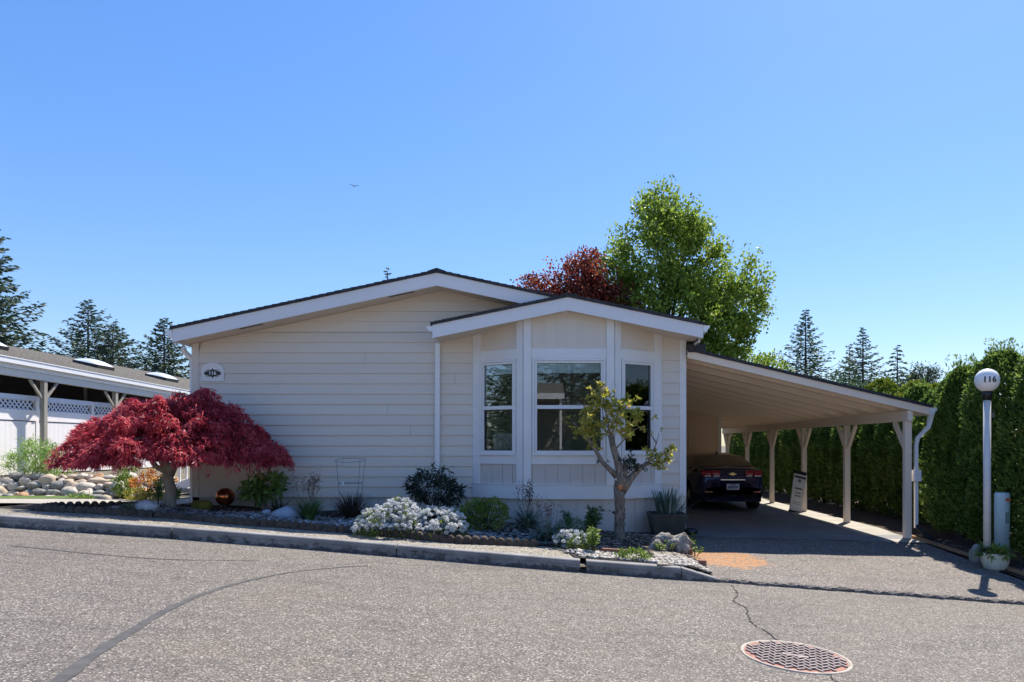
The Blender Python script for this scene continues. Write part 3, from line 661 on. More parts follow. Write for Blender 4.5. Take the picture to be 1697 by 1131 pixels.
# bay window -----------------------------------------------------------
YBAY = 11.80; BX0, BX1, KX0, KX1 = X_(785), X_(1095), -.485, 1.085
def frame_M(p0, p1):                # local x along p0->p1, local y into the wall, z up
    d = Vector((p1[0] - p0[0], p1[1] - p0[1], 0)); L = d.length; d.normalize(); nrm = Vector((-d.y, d.x, 0))
    M = Matrix(((d.x, nrm.x, 0, p0[0]), (d.y, nrm.y, 0, p0[1]), (0, 0, 1, 0), (0, 0, 0, 1))); return M, L
zGT, zGB, zR1, zR0 = 3.03, 1.506, 2.300, 2.236
bay = MB(); faces = [((BX0, YW), (KX0, YBAY)), ((KX0, YBAY), (KX1, YBAY)), ((KX1, YBAY), (BX1, YW))]
trim_mb, up_mb, low_mb, sk_mb, in_mb = MB(), MB(), MB(), MB(), MB()
winspec = []; lows = []
for i, (p0, p1) in enumerate(faces):
    M, L = frame_M(p0, p1)
    e0, e1 = (.155, .125) if i == 0 else ((.135, .135) if i == 1 else (.125, .155))
    g0, g1 = (.235, L - .215) if i == 0 else ((.235, L - .235) if i == 1 else (.215, L - .235))
    tx = lambda x: M @ Vector((x, 0, 0))
    # studs, header, sill board, band
    for qa, qb in ((0, e0), (L - e1, L)):
        za_, zb_ = zt2(tx(qa).x) - .19, zt2(tx(qb).x) - .19
        trim_mb.prism([(qa, .927), (qb, .927), (qb, zb_), (qa, za_)], .095, M @ Matrix.Translation((0, -.035, 0)))
    hb = 3.10 + (.0); trim_mb.box(e0, L - e1, -.022, .06, zGT + .075, 3.284, M); trim_mb.box(e0, L - e1, -.022, .06, 1.277, zGB - .06, M)
    trim_mb.box(e0, g0, -.012, .06, zGB - .06, zGT + .075, M); trim_mb.box(g1, L - e1, -.012, .06, zGB - .06, zGT + .075, M)
    trim_mb.box(0 if i else -.0, L, -.045, .06, .676, .915, M); trim_mb.box(-.0, L, -.055, .05, .916, .934, M)
    # upper painted panel (its top meets the sloping soffit)
    m_ = 10
    for j in range(m_):
        xa_, xb_ = e0 + (L - e0 - e1) * j / m_, e0 + (L - e0 - e1) * (j + 1) / m_; wa, wb = tx(xa_).x, tx(xb_).x
        vs = [(xa_, 0, 3.28), (xb_, 0, 3.28), (xb_, 0, zt2(wb) - .19), (xa_, 0, zt2(wa) - .19)]
        up_mb.add([M @ Vector(q) for q in vs], [(0, 1, 2, 3)])
    low_mb = grooved(MB(), e0 + .03, L - e1, .93, 1.28, .0, .215, .008, M); lows.append(low_mb)
    in_mb.box(e0, L - e1, .012, .03, .93, 1.28, M); in_mb.box(0, L, .034, .05, -.2, .68, M)
    grooved(sk_mb, .012, L, lambda x: W(tx(x).x) - .12, .676, .02, .225, .008, M)
    winspec.append((M, L, g0, g1, e0, e1))
bw = up_mb.build('bay_wall', 'siding_paint', house)
trim_mb.build('trim', 'trim_white', bw, .004); [q.build('grooved_panel', 'skirt_paint', bw) for q in lows]; sk_mb.build('skirting', 'skirt_paint', bw); in_mb.build('backing', 'skirt_paint', bw)
for i, (M, L, g0, g1, e0, e1) in enumerate(winspec):
    f = MB()
    def ring(mb, a, b, c, d, t, y0, y1):
        mb.box(a, b, y0, y1, d - t, d, M); mb.box(a, b, y0, y1, c, c + t, M); mb.box(a, a + t, y0, y1, c + t, d - t, M); mb.box(b - t, b, y0, y1, c + t, d - t, M)
    ring(f, g0 - .075, g1 + .075, zGB - .062, zGT + .072, .035, -.040, .0)
    ring(f, g0 - .036, g1 + .036, zGB - .028, zGT + .034, .036, -.028, .04)
    f.box(g0 - .01, g1 + .01, -.022, .04, zR0, zR1, M); f.box(g0 - .1, g1 + .1, -.055, -.0, zGB - .075, zGB - .0635, M)
    wn = f.build('window', 'trim_white', house, .003)
    gk = MB(); ring(gk, g0 + .001, g1 - .001, zGB + .009, zR0 - .001, .016, .004, .03); gk.build('gasket', 'black_paint', wn)
    p = MB(); p.box(g0 - .005, g1 + .005, .016, .020, zR1 - .01, zGT + .005, M); p.build('pane', 'window_glass', wn)
    p = MB(); p.box(g0 - .005, g1 + .005, .024, .028, zGB - .005, zR0 + .01, M); p.build('pane', 'window_glass', wn)
    p = MB(); p.box(g0 - .02, g1 + .02, .042, .08, zGT - .17, zGT + .03, M)
    for q in range(5): p.box(g0 - .015, g1 + .015, .037, .042, zGT - .148 + q * .03, zGT - .128 + q * .03, M)
    p.build('blind', 'blind_fabric', wn)
# chairs seen inside through the side windows
for q, (x, y, rz) in enumerate(((-.86, 12.58, R(25)), (1.50, 12.56, R(-25)))):
    t = empty('armchair', (x, y, .76), rz)
    tag(t, ['pale armchair back behind the left pane of the bay', 'pale armchair back behind the right pane of the bay'][q], 'armchair', 'chairs inside the bay window')
    MB().prism([(-.27, .40), (-.30, 1.03), (-.22, 1.07), (.22, 1.07), (.30, 1.03), (.27, .40)], .09, Matrix.Translation((0, -.25, 0))).build('backrest', 'chair_fabric', t, .02)
    MB().box(-.28, .28, -.16, .34, .36, .47).build('seat', 'chair_fabric', t, .03)
    for sx in (-1, 1):
        for sy in (-.2, .28): MB().tube([(sx * .22, sy, .36), (sx * .25, sy, 0)], [.022, .014], 8).build('leg', 'bark_dark', t)

# ------------------------------------------------------------------ carport
cp = tag(empty('carport', (6.42, 12.25, -.09)), 'open cream carport with Y braced posts beside the beige house', 'carport')
cpi = Matrix.Translation(-Vector((6.42, 12.25, -.09)))
def cbuild(mb, name, m, parent, bevel=0, off=None):
    o = mb.build(name, m, parent, bevel)
    if parent is not None and parent.name.startswith('carport'): o.data.transform(cpi)
    return o
YC0, YC1 = 12.19, 25.6; CX0, CX1 = 2.43, 6.75; PX = 6.42
def zc(x): return 3.17 - .2347 * (x - 2.426)                # underside of the roof deck = fascia bottom + .0
mb = MB(); n = 26
for i in range(n):
    x0 = CX0 + (CX1 - CX0 + .03) * i / n; x1 = CX0 + (CX1 - CX0 + .03) * (i + 1) / n; yj = random.Random(i).uniform(-.006, .006)
    z0, z1 = zc(x0) + .135, zc(x1) + .135
    mb.add([(x0, YC0 - .03 + yj, z0), (x1, YC0 - .03 + yj, z1), (x1, YC1, z1), (x0, YC1, z0), (x0, YC0 - .03 + yj, z0 + .045), (x1, YC0 - .03 + yj, z1 + .055), (x1, YC1, z1 + .055), (x0, YC1, z0 + .045)],
           [(0, 3, 2, 1), (4, 5, 6, 7), (0, 1, 5, 4), (1, 2, 6, 5), (2, 3, 7, 6), (3, 0, 4, 7)])
# flashing where the carport roof tucks under the gable eave
mb.box(CX0 + .002, 2.75, YC0 - .028, YC0 + .4, zc(2.6) + .14, zc(2.43) + .25)
croof = cbuild(mb, 'roof', 'shingle_dark', cp)
mb = MB(); sk = [(CX0, zc(CX0)), (CX1, zc(CX1)), (CX1, zc(CX1) + .133), (CX0, zc(CX0) + .133)]
mb.prism(sk, .035, Matrix.Translation((0, YC0, 0))); f = mb.build('fascia', 'carport_cream', croof, .004); f.data.transform(cpi)
mb = MB(); mb.add([(CX0, YC0 + .035, zc(CX0) + .128), (CX1, YC0 + .035, zc(CX1) + .128), (CX1, YC1, zc(CX1) + .128), (CX0, YC1, zc(CX0) + .128)], [(0, 1, 2, 3)])
f = mb.build('deck', 'carport_cream', croof); f.data.transform(cpi)
y = YC0 + .45
while y < YC1:
    mb = MB(); mb.prism(sk[:2] + [(CX1, zc(CX1) + .127), (CX0, zc(CX0) + .127)], .09, Matrix.Translation((0, y, 0))); f = mb.build('rafter', 'carport_cream', croof); f.data.transform(cpi); y += .80
# beam sits under the rafters
zbt = zc(PX) - .003
cbuild(MB().box(PX - .045, PX + .045, YC0 + .02, YC1 - .1, zbt - .185, zbt), 'beam', 'carport_cream', cp, .004)
for k in range(6):
    y = 12.27 + 2.52 * k; g = W(PX) + .02; zb = zbt - .186
    p = cbuild(MB().box(PX - .06, PX + .06, y, y + .10, g, zb), 'post', 'carport_cream', cp, .006)
    for s in ((1,) if k == 0 else (-1, 1)):
        b = MB(); b.tube([(PX, y + .05 + s * .06, zb - .50), (PX, y + .05 + s * .44, zb - .01)], .048, 4, square=True); o = b.build('brace', 'carport_cream', p); o.data.transform(cpi)
cg = gutter(cp, CX1 + .002, zc(CX1) + .125, YC0 - .005, YC1, 1, 'gutter_white', 'gutter', .13, .13); cg.data.transform(cpi)
gx = CX1 + .07; gz = zc(CX1)
ds = MB(); ds.tube([(gx, YC0 + .07, gz + .02), (gx - .02, YC0 + .07, gz - .08), (gx - .05, YC0 + .07, gz - .22), (gx - .16, YC0 + .07, gz - .33), (PX + .16, YC0 + .08, gz - .42), (PX + .145, YC0 + .10, gz - .55), (PX + .145, YC0 + .10, .12)], [.055, .05, .042, .04, .04, .04, .038], 4, square=True)
d = cbuild(ds, 'downspout', 'gutter_white', cp)
o = MB().box(PX + .085, PX + .215, YC0 + .04, YC0 + .15, .96, 1.16).build('bracket', 'gutter_white', d, .006); o.data.transform(cpi)
hz = MB(); hp = [Vector((PX + .15 + .02 * i, YC0 + .10 - .025 * i, .16 - .030 * i + .0006 * i * i)) for i in range(10)]
hp2 = []; rr = []
for a, b in zip(hp[:-1], hp[1:]):
    for j in range(4): hp2.append(a.lerp(b, j / 4)); rr.append(.045 if j % 2 else .036)
hz.tube(hp2, rr, 10); cbuild(hz, 'drain_hose', 'rubber', cp)
# garden shed closing the back of the carport
shed = tag(empty('storage_shed', (0, 0, 0)), 'peach storage room with a flush door closing the back of the carport', 'shed')
mb = MB(); ys = 22.0
mb.prism([(XR + .01, -.1), (5.40, -.1), (5.40, zc(5.4) + .10), (XR + .01, zc(XR) + .10)], 3, Matrix.Translation((0, ys, 0))); mb.build('wall', 'shed_peach', shed)
mb = MB(); mb.box(5.36, 5.47, ys - .03, ys + .08, -.1, zc(5.45) + .08); mb.build('corner_trim', 'trim_white', shed)
d = MB().box(2.7, 4.42, ys - .035, ys - .001, -.02, 2.2).build('door', 'shed_peach', shed, .006)
MB().sphere((4.3, ys - .07, 1.0), .03).build('handle', 'chrome', d)
mb = MB(); mb.box(2.6, 4.50, ys - .05, ys - .002, 2.203, 2.24); mb.box(4.424, 4.46, ys - .03, ys - .002, -.02, 2.2); mb.build('door_frame', 'carport_cream', shed)

# ------------------------------------------------------------------ car in the carport
car = tag(empty('parked_car', (4.45, 16.75, -.045)), 'dark navy blue sedan parked tail out under the carport', 'car')
def arch_z(y):
    z = .24 + .05 * max(0, 1 - y / .5)
    for yw in (1.02, 3.80):
        d = abs(y - yw)
        if d < .40: z = max(z, .32 + math.sqrt(.40 ** 2 - d * d))
    return z
def halfw(y): return float(np.interp(y, [0, .03, .1, .25, .5, .8, 1.1, 4.0, 4.4, 4.7, 4.84], [.70, .735, .775, .82, .865, .90, .925, .925, .87, .78, .66]))
def decks(y):                                          # height of the body top (boot lid, sills, bonnet)
    return float(np.interp(y, [0, .04, .10, .22, .75, 1.3, 3.0, 3.5, 4.2, 4.6, 4.84], [.62, .90, 1.06, 1.10, 1.08, 1.03, 1.00, .98, .90, .78, .55]))
ysn = [0, .03, .07, .12, .2, .3, .42, .5, .6, .62, .68, .75, .85, .95, 1.02, 1.1, 1.2, 1.3, 1.38, 1.42, 1.46, 1.7, 2, 2.4, 2.8, 3.1, 3.36, 3.4, 3.44, 3.5, 3.6, 3.7, 3.8, 3.9, 4.0, 4.1, 4.16, 4.2, 4.3, 4.4, 4.5, 4.6, 4.7, 4.78, 4.84]
mb = MB(); prof_n = 12; vs = []
for y in ysn:
    w_ = halfw(y); zt_ = decks(y); zb_ = arch_z(y); shoulder = min(zt_ - .05, .92)
    hs = [(w_ * .90, zb_), (w_ * .985, zb_ + (shoulder - zb_) * .15), (w_, zb_ + (shoulder - zb_) * .45), (w_ * .99, zb_ + (shoulder - zb_) * .75), (w_ * .955, shoulder), (w_ * .86, zt_ - .012), (w_ * .55, zt_ + .008), (0, zt_ + .02)]
    ring_ = [(x, y, z) for x, z in hs] + [(-x, y, z) for x, z in hs[-2::-1]]; vs += ring_
k = 15
fs = [(i * k + j, i * k + j + 1, (i + 1) * k + j + 1, (i + 1) * k + j) for i in range(len(ysn) - 1) for j in range(k - 1)] + [(i * k + k - 1, i * k, (i + 1) * k, (i + 1) * k + k - 1) for i in range(len(ysn) - 1)]
fs += [tuple(range(k)), tuple(range((len(ysn)) * k - 1, (len(ysn) - 1) * k - 1, -1))]
mb.add(vs, fs, True); body = mb.build('body', 'car_paint', car)
def cabin(y, which):
    zr_ = float(np.interp(y, [.62, 1.0, 1.45, 1.9, 2.4, 3.0, 3.55], [1.09, 1.24, 1.40, 1.455, 1.465, 1.40, 1.00]))
    return zr_
ysc = [.60, .8, 1.0, 1.2, 1.45, 1.7, 1.9, 2.2, 2.5, 2.8, 3.1, 3.4, 3.58]; vs = []
for y in ysc:
    z = cabin(y, 0); f = (z - 1.02) / .44; wt = .80 - .19 * f - .0; wb = .83
    zb_ = decks(y) - .06
    vs += [(wb, y, zb_), (wt + .02, y, z - .10 * f - .015), (wt - .06, y, z - .035 * f), (wt * .5, y, z), (0, y, z + .008), (-wt * .5, y, z), (-wt + .06, y, z - .035 * f), (-wt - .02, y, z - .10 * f - .015), (-wb, y, zb_)]
k = 9
fs = [(i * k + j, i * k + j + 1, (i + 1) * k + j + 1, (i + 1) * k + j) for i in range(len(ysc) - 1) for j in range(k - 1)]
mb = MB(); mb.add(vs, fs, True); mb.build('cabin', 'car_paint', car)
# rear window as its own curved pane just above the cabin surface
vs = []; cols = 9
for y in (.66, .8, 1.0, 1.2, 1.40):
    z = cabin(y, 0); f = (z - 1.02) / .44; wt = (.80 - .19 * f) * .93
    for j in range(cols):
        q = -1 + 2 * j / (cols - 1); vs.append((q * wt, y - .004, z + .014 - .035 * f * abs(q) ** 3))
mb = MB(); mb.add(vs, [(i * cols + j, i * cols + j + 1, (i + 1) * cols + j + 1, (i + 1) * cols + j) for i in range(4) for j in range(cols - 1)], True); mb.build('rear_window', 'car_glass', car)
for s in (-1, 1):
    vs = []
    for y in (1.25, 1.7, 2.2, 2.8, 3.2):
        z = cabin(y, 0); f = (z - 1.02) / .44; wt = .80 - .19 * f
        vs += [(s * (.838 - .03), y, 1.06), (s * (wt + .032), y, z - .12 * f - .03)]
    mb = MB(); mb.add(vs, [(2 * i, 2 * i + 1, 2 * i + 3, 2 * i + 2) for i in range(4)], True); mb.build('side_window', 'car_glass', car)
    # tail lamp: outer and lid blocks with clear inserts
    lm = MB(); x0, x1 = (.31, .50), (.515, .745)
    def yb_(x): return .035 + .10 * max(0, (abs(x) - .42) / .35) ** 2.4
    for a, b in (x0, x1):
        n_ = 6; vs = []
        for i in range(n_ + 1):
            x = a + (b - a) * i / n_; yy = yb_(x) - .035
            vs += [(s * x, yy, .885), (s * x, yy - .014, .94), (s * x, yy, 1.02 + .02 * i / n_), (s * x, yy + .16, 1.035), (s * x, yy + .16, .885)]
        lm.add(vs, [(5 * i + j, 5 * i + (j + 1) % 5, 5 * i + 5 + (j + 1) % 5, 5 * i + 5 + j) for i in range(n_) for j in range(5)] + [(0, 1, 2, 3, 4), (5 * n_ + 4, 5 * n_ + 3, 5 * n_ + 2, 5 * n_ + 1, 5 * n_)], True)
    tl = lm.build('tail_light', 'lamp_red', car)
    MB().box(min(s * .33, s * .47), max(s * .33, s * .47), -.016, .02, .888, .918).build('clear_lens', 'lamp_clear', tl); MB().box(min(s * .54, s * .68), max(s * .54, s * .68), -.004, .06, .888, .915).build('clear_lens', 'lamp_clear', tl)
    MB().box(min(s * .50, s * .68), max(s * .50, s * .68), -.006, .06, .50, .525).build('reflector', 'lamp_red', car)
mb = MB(); mb.box(-.155, .155, -.022, .0, .56, .71); lp = mb.build('licence_plate', 'plate_white', car, .006)
mb = MB()
for i in range(7): mb.box(-.125 + i * .037, -.100 + i * .037, -.027, -.021, .595, .66)
mb.box(-.08, .08, -.027, -.021, .678, .695); mb.build('plate_characters', 'plate_blue', lp)
mb = MB(); mb.prism([(-.085, .935), (-.035, .935), (-.025, .915), (.035, .915), (.035, .935), (.09, .935), (.08, .965), (.03, .965), (.028, .985), (-.035, .985), (-.035, .965), (-.093, .965)], .012, Matrix.Translation((0, -.006, -.0))); mb.build('badge', 'gold_badge', car)
mb = MB(); mb.box(-.30, .30, -.006, .03, .80, .815); mb.build('lid_strip', 'chrome', car)
mb = MB(); mb.box(-.50, .50, .02, .07, .40, .43); mb.box(-.70, .70, .01, .1, .27, .34); mb.build('bumper_lower', 'rubber', car)
MB().prism([(-.02, 0), (-.015, .055), (.015, .055), (.02, 0)], .12, Matrix.Translation((0, 1.6, 1.43))).build('antenna_fin', 'black_paint', car)
for x in (-.86, .86):
    for y in (1.02, 3.80):
        t = MB(); s = 1 if x > 0 else -1
        prof = [(.20, -.11), (.31, -.11), (.33, -.08), (.33, .08), (.31, .11), (.20, .11)]
        t.lathe(prof, (0, 0, 0), 28); t.v = [(x - s * .08 + q[2], y + q[0], .33 + q[1]) for q in t.v]; wh = t.build('wheel', 'rubber', car)
        t = MB(); t.lathe([(.03, -.02), (.19, -.02), (.20, .02), (.03, .02)], (0, 0, 0), 20); t.v = [(x + s * .015 + q[2], y + q[0], .33 + q[1]) for q in t.v]; t.build('rim', 'chrome', wh)

# ------------------------------------------------------------------ sign leaning on a post
sg = tag(empty('leaning_sign', (6.11, 17.1, -.065), R(14)), 'silver sign board leaning on the third carport post', 'sign')
TM = Matrix.Rotation(R(-7), 4, 'X') @ Matrix.Rotation(R(13), 4, 'Y')
MB().box(-.17, .17, 0, .025, 0, 1.05, TM).build('board', 'sign_silver', sg, .004)
mb = MB(); mb.box(-.172, .172, -.008, .03, .97, 1.05, TM); mb.box(-.15, .17, -.008, .0, .87, .915, TM); mb.box(-.18, .18, -.01, .035, -.02, .03, TM); mb.build('dark_bar', 'black_paint', sg)
mb = MB()
for z, w_, h_ in ((.58, .10, .045), (.475, .075, .028), (.40, .085, .03), (.25, .11, .012), (.20, .11, .012), (.77, .04, .07)): mb.box(-w_, w_, -.004, -.0005, z, z + h_, TM)
mb.build('printed_line', 'neighbour_wall', sg)

# ------------------------------------------------------------------ street lamp, pedestal, pots on the right
lx, ly = 6.51, 10.2; lz = G(lx, ly)
lamp = tag(empty('street_lamp', (lx, ly, lz)), 'white post lamp with a round globe numbered 116 by the hedge', 'lamp post')
H = 2.40 - lz
MB().tube([(0, 0, -.1), (0, 0, H - .12)], .050, 20).build('pole', 'lamp_pole_paint', lamp)
MB().lathe([(.058, 0), (.060, .05), (.066, .055), (.066, .15)], (0, 0, H - .12), 20).build('collar', 'black_paint', lamp)
gl_ = MB().sphere((0, 0, 2.575 - lz), .166, 36, 20, (1, 1, 1.06)).build('globe', 'globe_glass', lamp)
MB().box(.035, .075, -.055, -.03, H - .38, H - .30).build('sensor', 'vent_dark', lamp)
# number wrapped on the sphere
tm = text_mesh('globe_number', '116', .122, 'black_paint', gl_, Matrix.Identity(4), .0, .003)
bm = bmesh.new(); bm.from_mesh(tm.data); bmesh.ops.triangulate(bm, faces=bm.faces); bmesh.ops.subdivide_edges(bm, edges=bm.edges, cuts=2); yaw = R(-32.6) + R(12)
for v in bm.verts:
    r_ = .1665; lon = yaw + v.co.x / r_ ; z = v.co.y
    c_ = math.sqrt(max(0, r_ * r_ - z * z / 1.12)); v.co = Vector((math.sin(lon) * c_, -math.cos(lon) * c_, z + 2.575 - lz)) 
for v in bm.verts: v.co.x *= 1.03; v.co.y *= 1.03
bm.to_mesh(tm.data); bm.free()
ped = tag(empty('utility_pedestal', (6.93, 10.5, G(6.93, 10.5))), 'pale green utility pedestal behind the lamp post with an orange label', 'utility box')
pz = Z_(817, 10.5) - G(6.93, 10.5)
MB().lathe([(.11, -.05), (.11, pz - .03), (.10, pz), (.0, pz + .005)], (0, 0, 0), 20, True, 1, .8).build('body', 'pedestal_green', ped)
MB().box(-.005, .07, -.100, -.088, pz - .12, pz - .08).build('warning_label', 'label_orange', ped)
MB().box(-.005, .05, -.100, -.088, pz - .46, pz - .29).build('data_label', 'label_grey', ped)
mat('block_concrete', (.24, .23, .23), .8, (.34, .33, .32), 6, .3, 60); bx = at(1627, 936); tag(rock('concrete_block', (bx.x, bx.y + .12, bx.z + .12), (.11, .11, .17), 'block_concrete', 3), 'weathered upright concrete block behind the glazed pot', 'block')
pp = at(1656, 947); pot = tag(empty('flower_pot', (pp.x, pp.y + .1, pp.z)), 'pale glazed round pot standing at the foot of the lamp post', 'plant pot')
MB().lathe([(.12, 0), (.155, .04), (.182, .13), (.192, .24), (.186, .262), (.172, .25), (.165, .21)], (0, 0, 0), 28).build('bowl', 'glazed_pot', pot)
MB().lathe([(.01, .22), (.172, .22)], (0, 0, 0), 20).build('soil', 'bed_soil', pot)
rg = np.random.default_rng(77); t = tag(empty('potted_plant', (pp.x, pp.y + .1, pp.z + .21)), 'leafy green plant spilling from the pale glazed pot', 'plant')
fol('foliage', 'lime_leaf', [blades(210, rg, .27, .055, 1.2, 1.25, 5, .075)], t)
# ------------------------------------------------------------------ manhole
mh = tag(empty('manhole_cover', (1.96, 5.49, S(1.96))), 'rusty round manhole cover with raised treads in the street', 'manhole cover')
mh.rotation_euler = (0, math.atan(.065), R(0))
r_ = .425
mb = MB(); mb.lathe([(r_ - .020, .002), (r_ - .018, .010), (r_, .010), (r_ + .003, -.02)], (0, 0, 0), 56); mb.build('ring', 'iron_ring', mh)
MB().lathe([(.001, .003), (r_ - .075, .003), (r_ - .075, -.02)], (0, 0, 0), 56, False).build('plate', 'iron_dark', mh)
MB().lathe([(r_ - .076, -.01), (r_ - .076, .005), (r_ - .03, .005), (r_ - .03, -.02)], (0, 0, 0), 56, False).build('margin', 'cast_iron', mh)
mb = MB(); MZ = Matrix.Rotation(R(-20), 4, 'Z')
s_ = .088
for i in range(-6, 7):
    for j in range(-6, 7):
        for q in (0, 1):
            cx_, cy_ = (i + .5 * q) * s_ , (j + .5 * q) * s_ * .9
            p_ = MZ @ Vector((cx_, cy_, 0))
            if p_.length > r_ - .060: continue
            if abs(cx_) < .12 and abs(cy_) < .035: continue
            M = Matrix.Translation((p_.x, p_.y, 0)) @ MZ @ Matrix.Rotation(R(45 if q else -45), 4, 'Z')
            mb.box(-.036, .036, -.010, .010, .004, .017, M)
mb.build('tread', 'iron_tread', mh, .002)
mb = MB(); mb.box(-.10, .10, -.025, .025, .004, .014, MZ); mb.build('name_bar', 'iron_tread', mh)

# ------------------------------------------------------------------ hedge of arborvitae along the right side
def arbor(name, loc, h, r, leafmat, seed, n=5200, L=.10, z0=.12, wisps=10, core=True):
    rg = np.random.default_rng(seed); t = empty(name, loc)
    q = rg.uniform(0, 1, n) ** .85; z = h * (z0 / h + (1 - z0 / h) * q)
    a = rg.uniform(0, 2 * math.pi, n); ph = rg.uniform(0, 6, 4)
    prof = np.minimum(1, (q + .08) * 6) * (1 - q ** 6) ** .6 * (1 - .25 * q) * 1.02 + .05
    rr = r * prof * (1 + .10 * np.sin(5 * a + ph[0] + 2.2 * z) + .09 * np.sin(9 * a + ph[1] - 3.1 * z) + .07 * np.sin(14 * a + 7 * z + ph[2])) * (1 - .42 * rg.uniform(0, 1, n) ** 2.2)
    P = np.stack([rr * np.cos(a), rr * np.sin(a), z], 1)
    D = np.stack([np.cos(a), np.sin(a), np.full(n, .9)], 1) + rg.normal(size=(n, 3)) * .45
    # each spray is a small fan of three narrow scales
    sets = [leaves(P, D, L * rg.uniform(.7, 1.3, n), L * .42, rg)]
    for s in (-1, 1):
        D2 = D + s * .75 * unit(np.cross(D, rg.normal(size=(n, 3)))); sets.append(leaves(P + unit(D) * L * .25, D2, L * rg.uniform(.5, .9, n), L * .30, rg))
    if wisps:
        W_ = []; 
        for i in range(wisps):
            a_ = rg.uniform(0, 6.28); r0 = r * .5 * rg.uniform(0, 1); b = np.array([r0 * math.cos(a_), r0 * math.sin(a_), h * .93]); hh = rg.uniform(.15, .50); ln = np.array([rg.normal() * .12, rg.normal() * .12, 1])
            k = 26; tt = rg.uniform(0, 1, k); W_.append(leaves(b + ln * (tt * hh)[:, None] + rg.normal(size=(k, 3)) * .018, np.array([[0, 0, .8]]) + rg.normal(size=(k, 3)) * .6, .075, .022, rg))
        sets += W_
    fol('crown', leafmat, sets, t)
    mb = MB(); mb.tube([(0, 0, -.1), (.01, 0, h * .4), (0, 0, h * .9)], [.06, .045, .01], 7)
    for i in range(14):
        a_ = i * 2.4; zz = h * (.08 + .055 * i); mb.tube([(0, 0, zz), (r * .6 * math.cos(a_), r * .6 * math.sin(a_), zz + .25)], [.016, .005], 4)
    mb.build('trunk', 'bark_dark', t); return t
near = [(7.48, 12.35, 2.98, .62), (7.58, 11.45, 3.15, .66), (7.78, 10.55, 3.2, .70), (8.08, 9.65, 3.22, .74), (8.5, 8.9, 3.3, .72)]
names = ['tall green arborvitae just right of the carport downspout', 'tall green arborvitae directly behind the street lamp', 'tall green arborvitae behind the pale green pedestal', 'tall green arborvitae cut by the right edge of the photo', 'tall green arborvitae beyond the right edge']
for i, (x, y, h, r) in enumerate(near):
    z = G(x, y); t = arbor('arborvitae_tree', (x, y, z), h - z, r, 'hedge_leaf', 200 + i, 12500, .085, wisps=34); tag(t, names[i], 'tree', 'arborvitae hedge along the carport')
proto = [arbor('arborvitae_tree', (0, 0, 0), 2.75 + .12 * i, .50, 'hedge_leaf', 300 + i, 4200, .11, wisps=6) for i in range(3)]
lab = 'dark green arborvitae standing in the hedge behind the carport posts'
rg0 = random.Random(9); yy = 13.35; i = 0
while yy < 29:
    t = proto[i] if i < 3 else copy_tree(proto[i % 3])
    x = 8.02 + rg0.uniform(-.06, .06); t.location = (x, yy, W(x)); t.rotation_euler = (0, 0, rg0.uniform(0, 6)); t.scale = (1, 1, rg0.uniform(.95, 1.04))
    gap_ = int((yy - 12.27) / 2.52); wh_ = int(((yy - 12.27) % 2.52) / .84)
    tag(t, 'dark green arborvitae ' + (['' if gap_ != 4 else '', ''][0] + ['nearest', 'middle', 'farthest', 'rearmost'][min(wh_, 2) if not (gap_ == 4 and i % 2 == 0 and wh_ == 1) else 3] + ' of those between the ' + ['first and second', 'second and third', 'third and fourth', 'fourth and fifth', 'fifth and sixth'][gap_] + ' carport posts' if gap_ < 5 else 'beyond the last carport post, ' + ['first', 'second', 'third', 'fourth', 'fifth', 'sixth', 'seventh'][min(6, max(0, int((yy - 24.87) / .82)))] + ' of that run'), 'tree', 'arborvitae hedge behind the carport posts'); yy += .82; i += 1
for i, (x, y, h) in enumerate(((9.0, 15.0, 3.0), (9.1, 16.2, 3.1), (9.4, 17.6, 3.3), (9.2, 19.0, 3.5))):
    t = arbor('arborvitae_tree', (x, y, -.1), h, .75, 'yellow_hedge_leaf', 400 + i, 4200, .12, wisps=0)
    tag(t, 'sunlit yellow green bushy conifer over the carport roof, ' + ['nearest', 'second', 'third', 'farthest'][i] + ' of its row', 'tree', 'yellow green trees beyond the carport roof')
# timber edging beside the driveway, one board after another
for i in range(5):
    y0 = 8.5 + i * .78; x0 = 6.60 + .03 * i
    mb = MB(); a = Vector((6.80 - .055 * i, y0, 0)); b = Vector((6.80 - .055 * (i + 1), y0 + .76, 0))
    mb.tube([(a.x, a.y, G(a.x, a.y) + .05), (b.x, b.y, G(b.x, b.y) + .05)], .035, 4, square=True)
    tag(mb.build('timber_edging', 'timber_edge', None), 'weathered timber edging board, ' + ['nearest the street', 'second from the street', 'middle one beside the flower pot', 'fourth from the street', 'farthest from the street by the carport post'][i], 'edging', 'timber edging boards by the driveway')

# ------------------------------------------------------------------ trees behind
broadleaf('shade_tree', (4.75, 28, 0), [((0, 0, 6.4), (3.0, 2.8, 2.6)), ((-.3, 0, 9.3), (1.85, 1.8, 2.3)), ((-.25, .1, 10.9), (1.0, 1.0, 1.25)), ((.35, -.2, 10.3), (1.25, 1.2, 1.2)), ((-2.5, .1, 8.0), (1.0, 1.0, 1.2)), ((-2.6, 0, 6.6), (1.0, .9, 1.0)), ((2.5, -.3, 7.2), (1.5, 1.4, 1.2)), ((3.25, .2, 8.0), (.95, .9, 1.35)), ((1.6, .3, 4.7), (1.9, 1.6, 1.6)), ((-1.2, .2, 5.0), (1.7, 1.6, 1.6)), ((2.1, 0, 5.6), (1.3, 1.2, 1.6)), ((1.3, .4, 8.9), (1.3, 1.3, 1.5))],
          'tree_leaf', 'tall bright green leafy tree rising behind the bay window roof', 'tree', 900, 66, .25, .145, .11, 3.2, .17, 11, limbs=70)
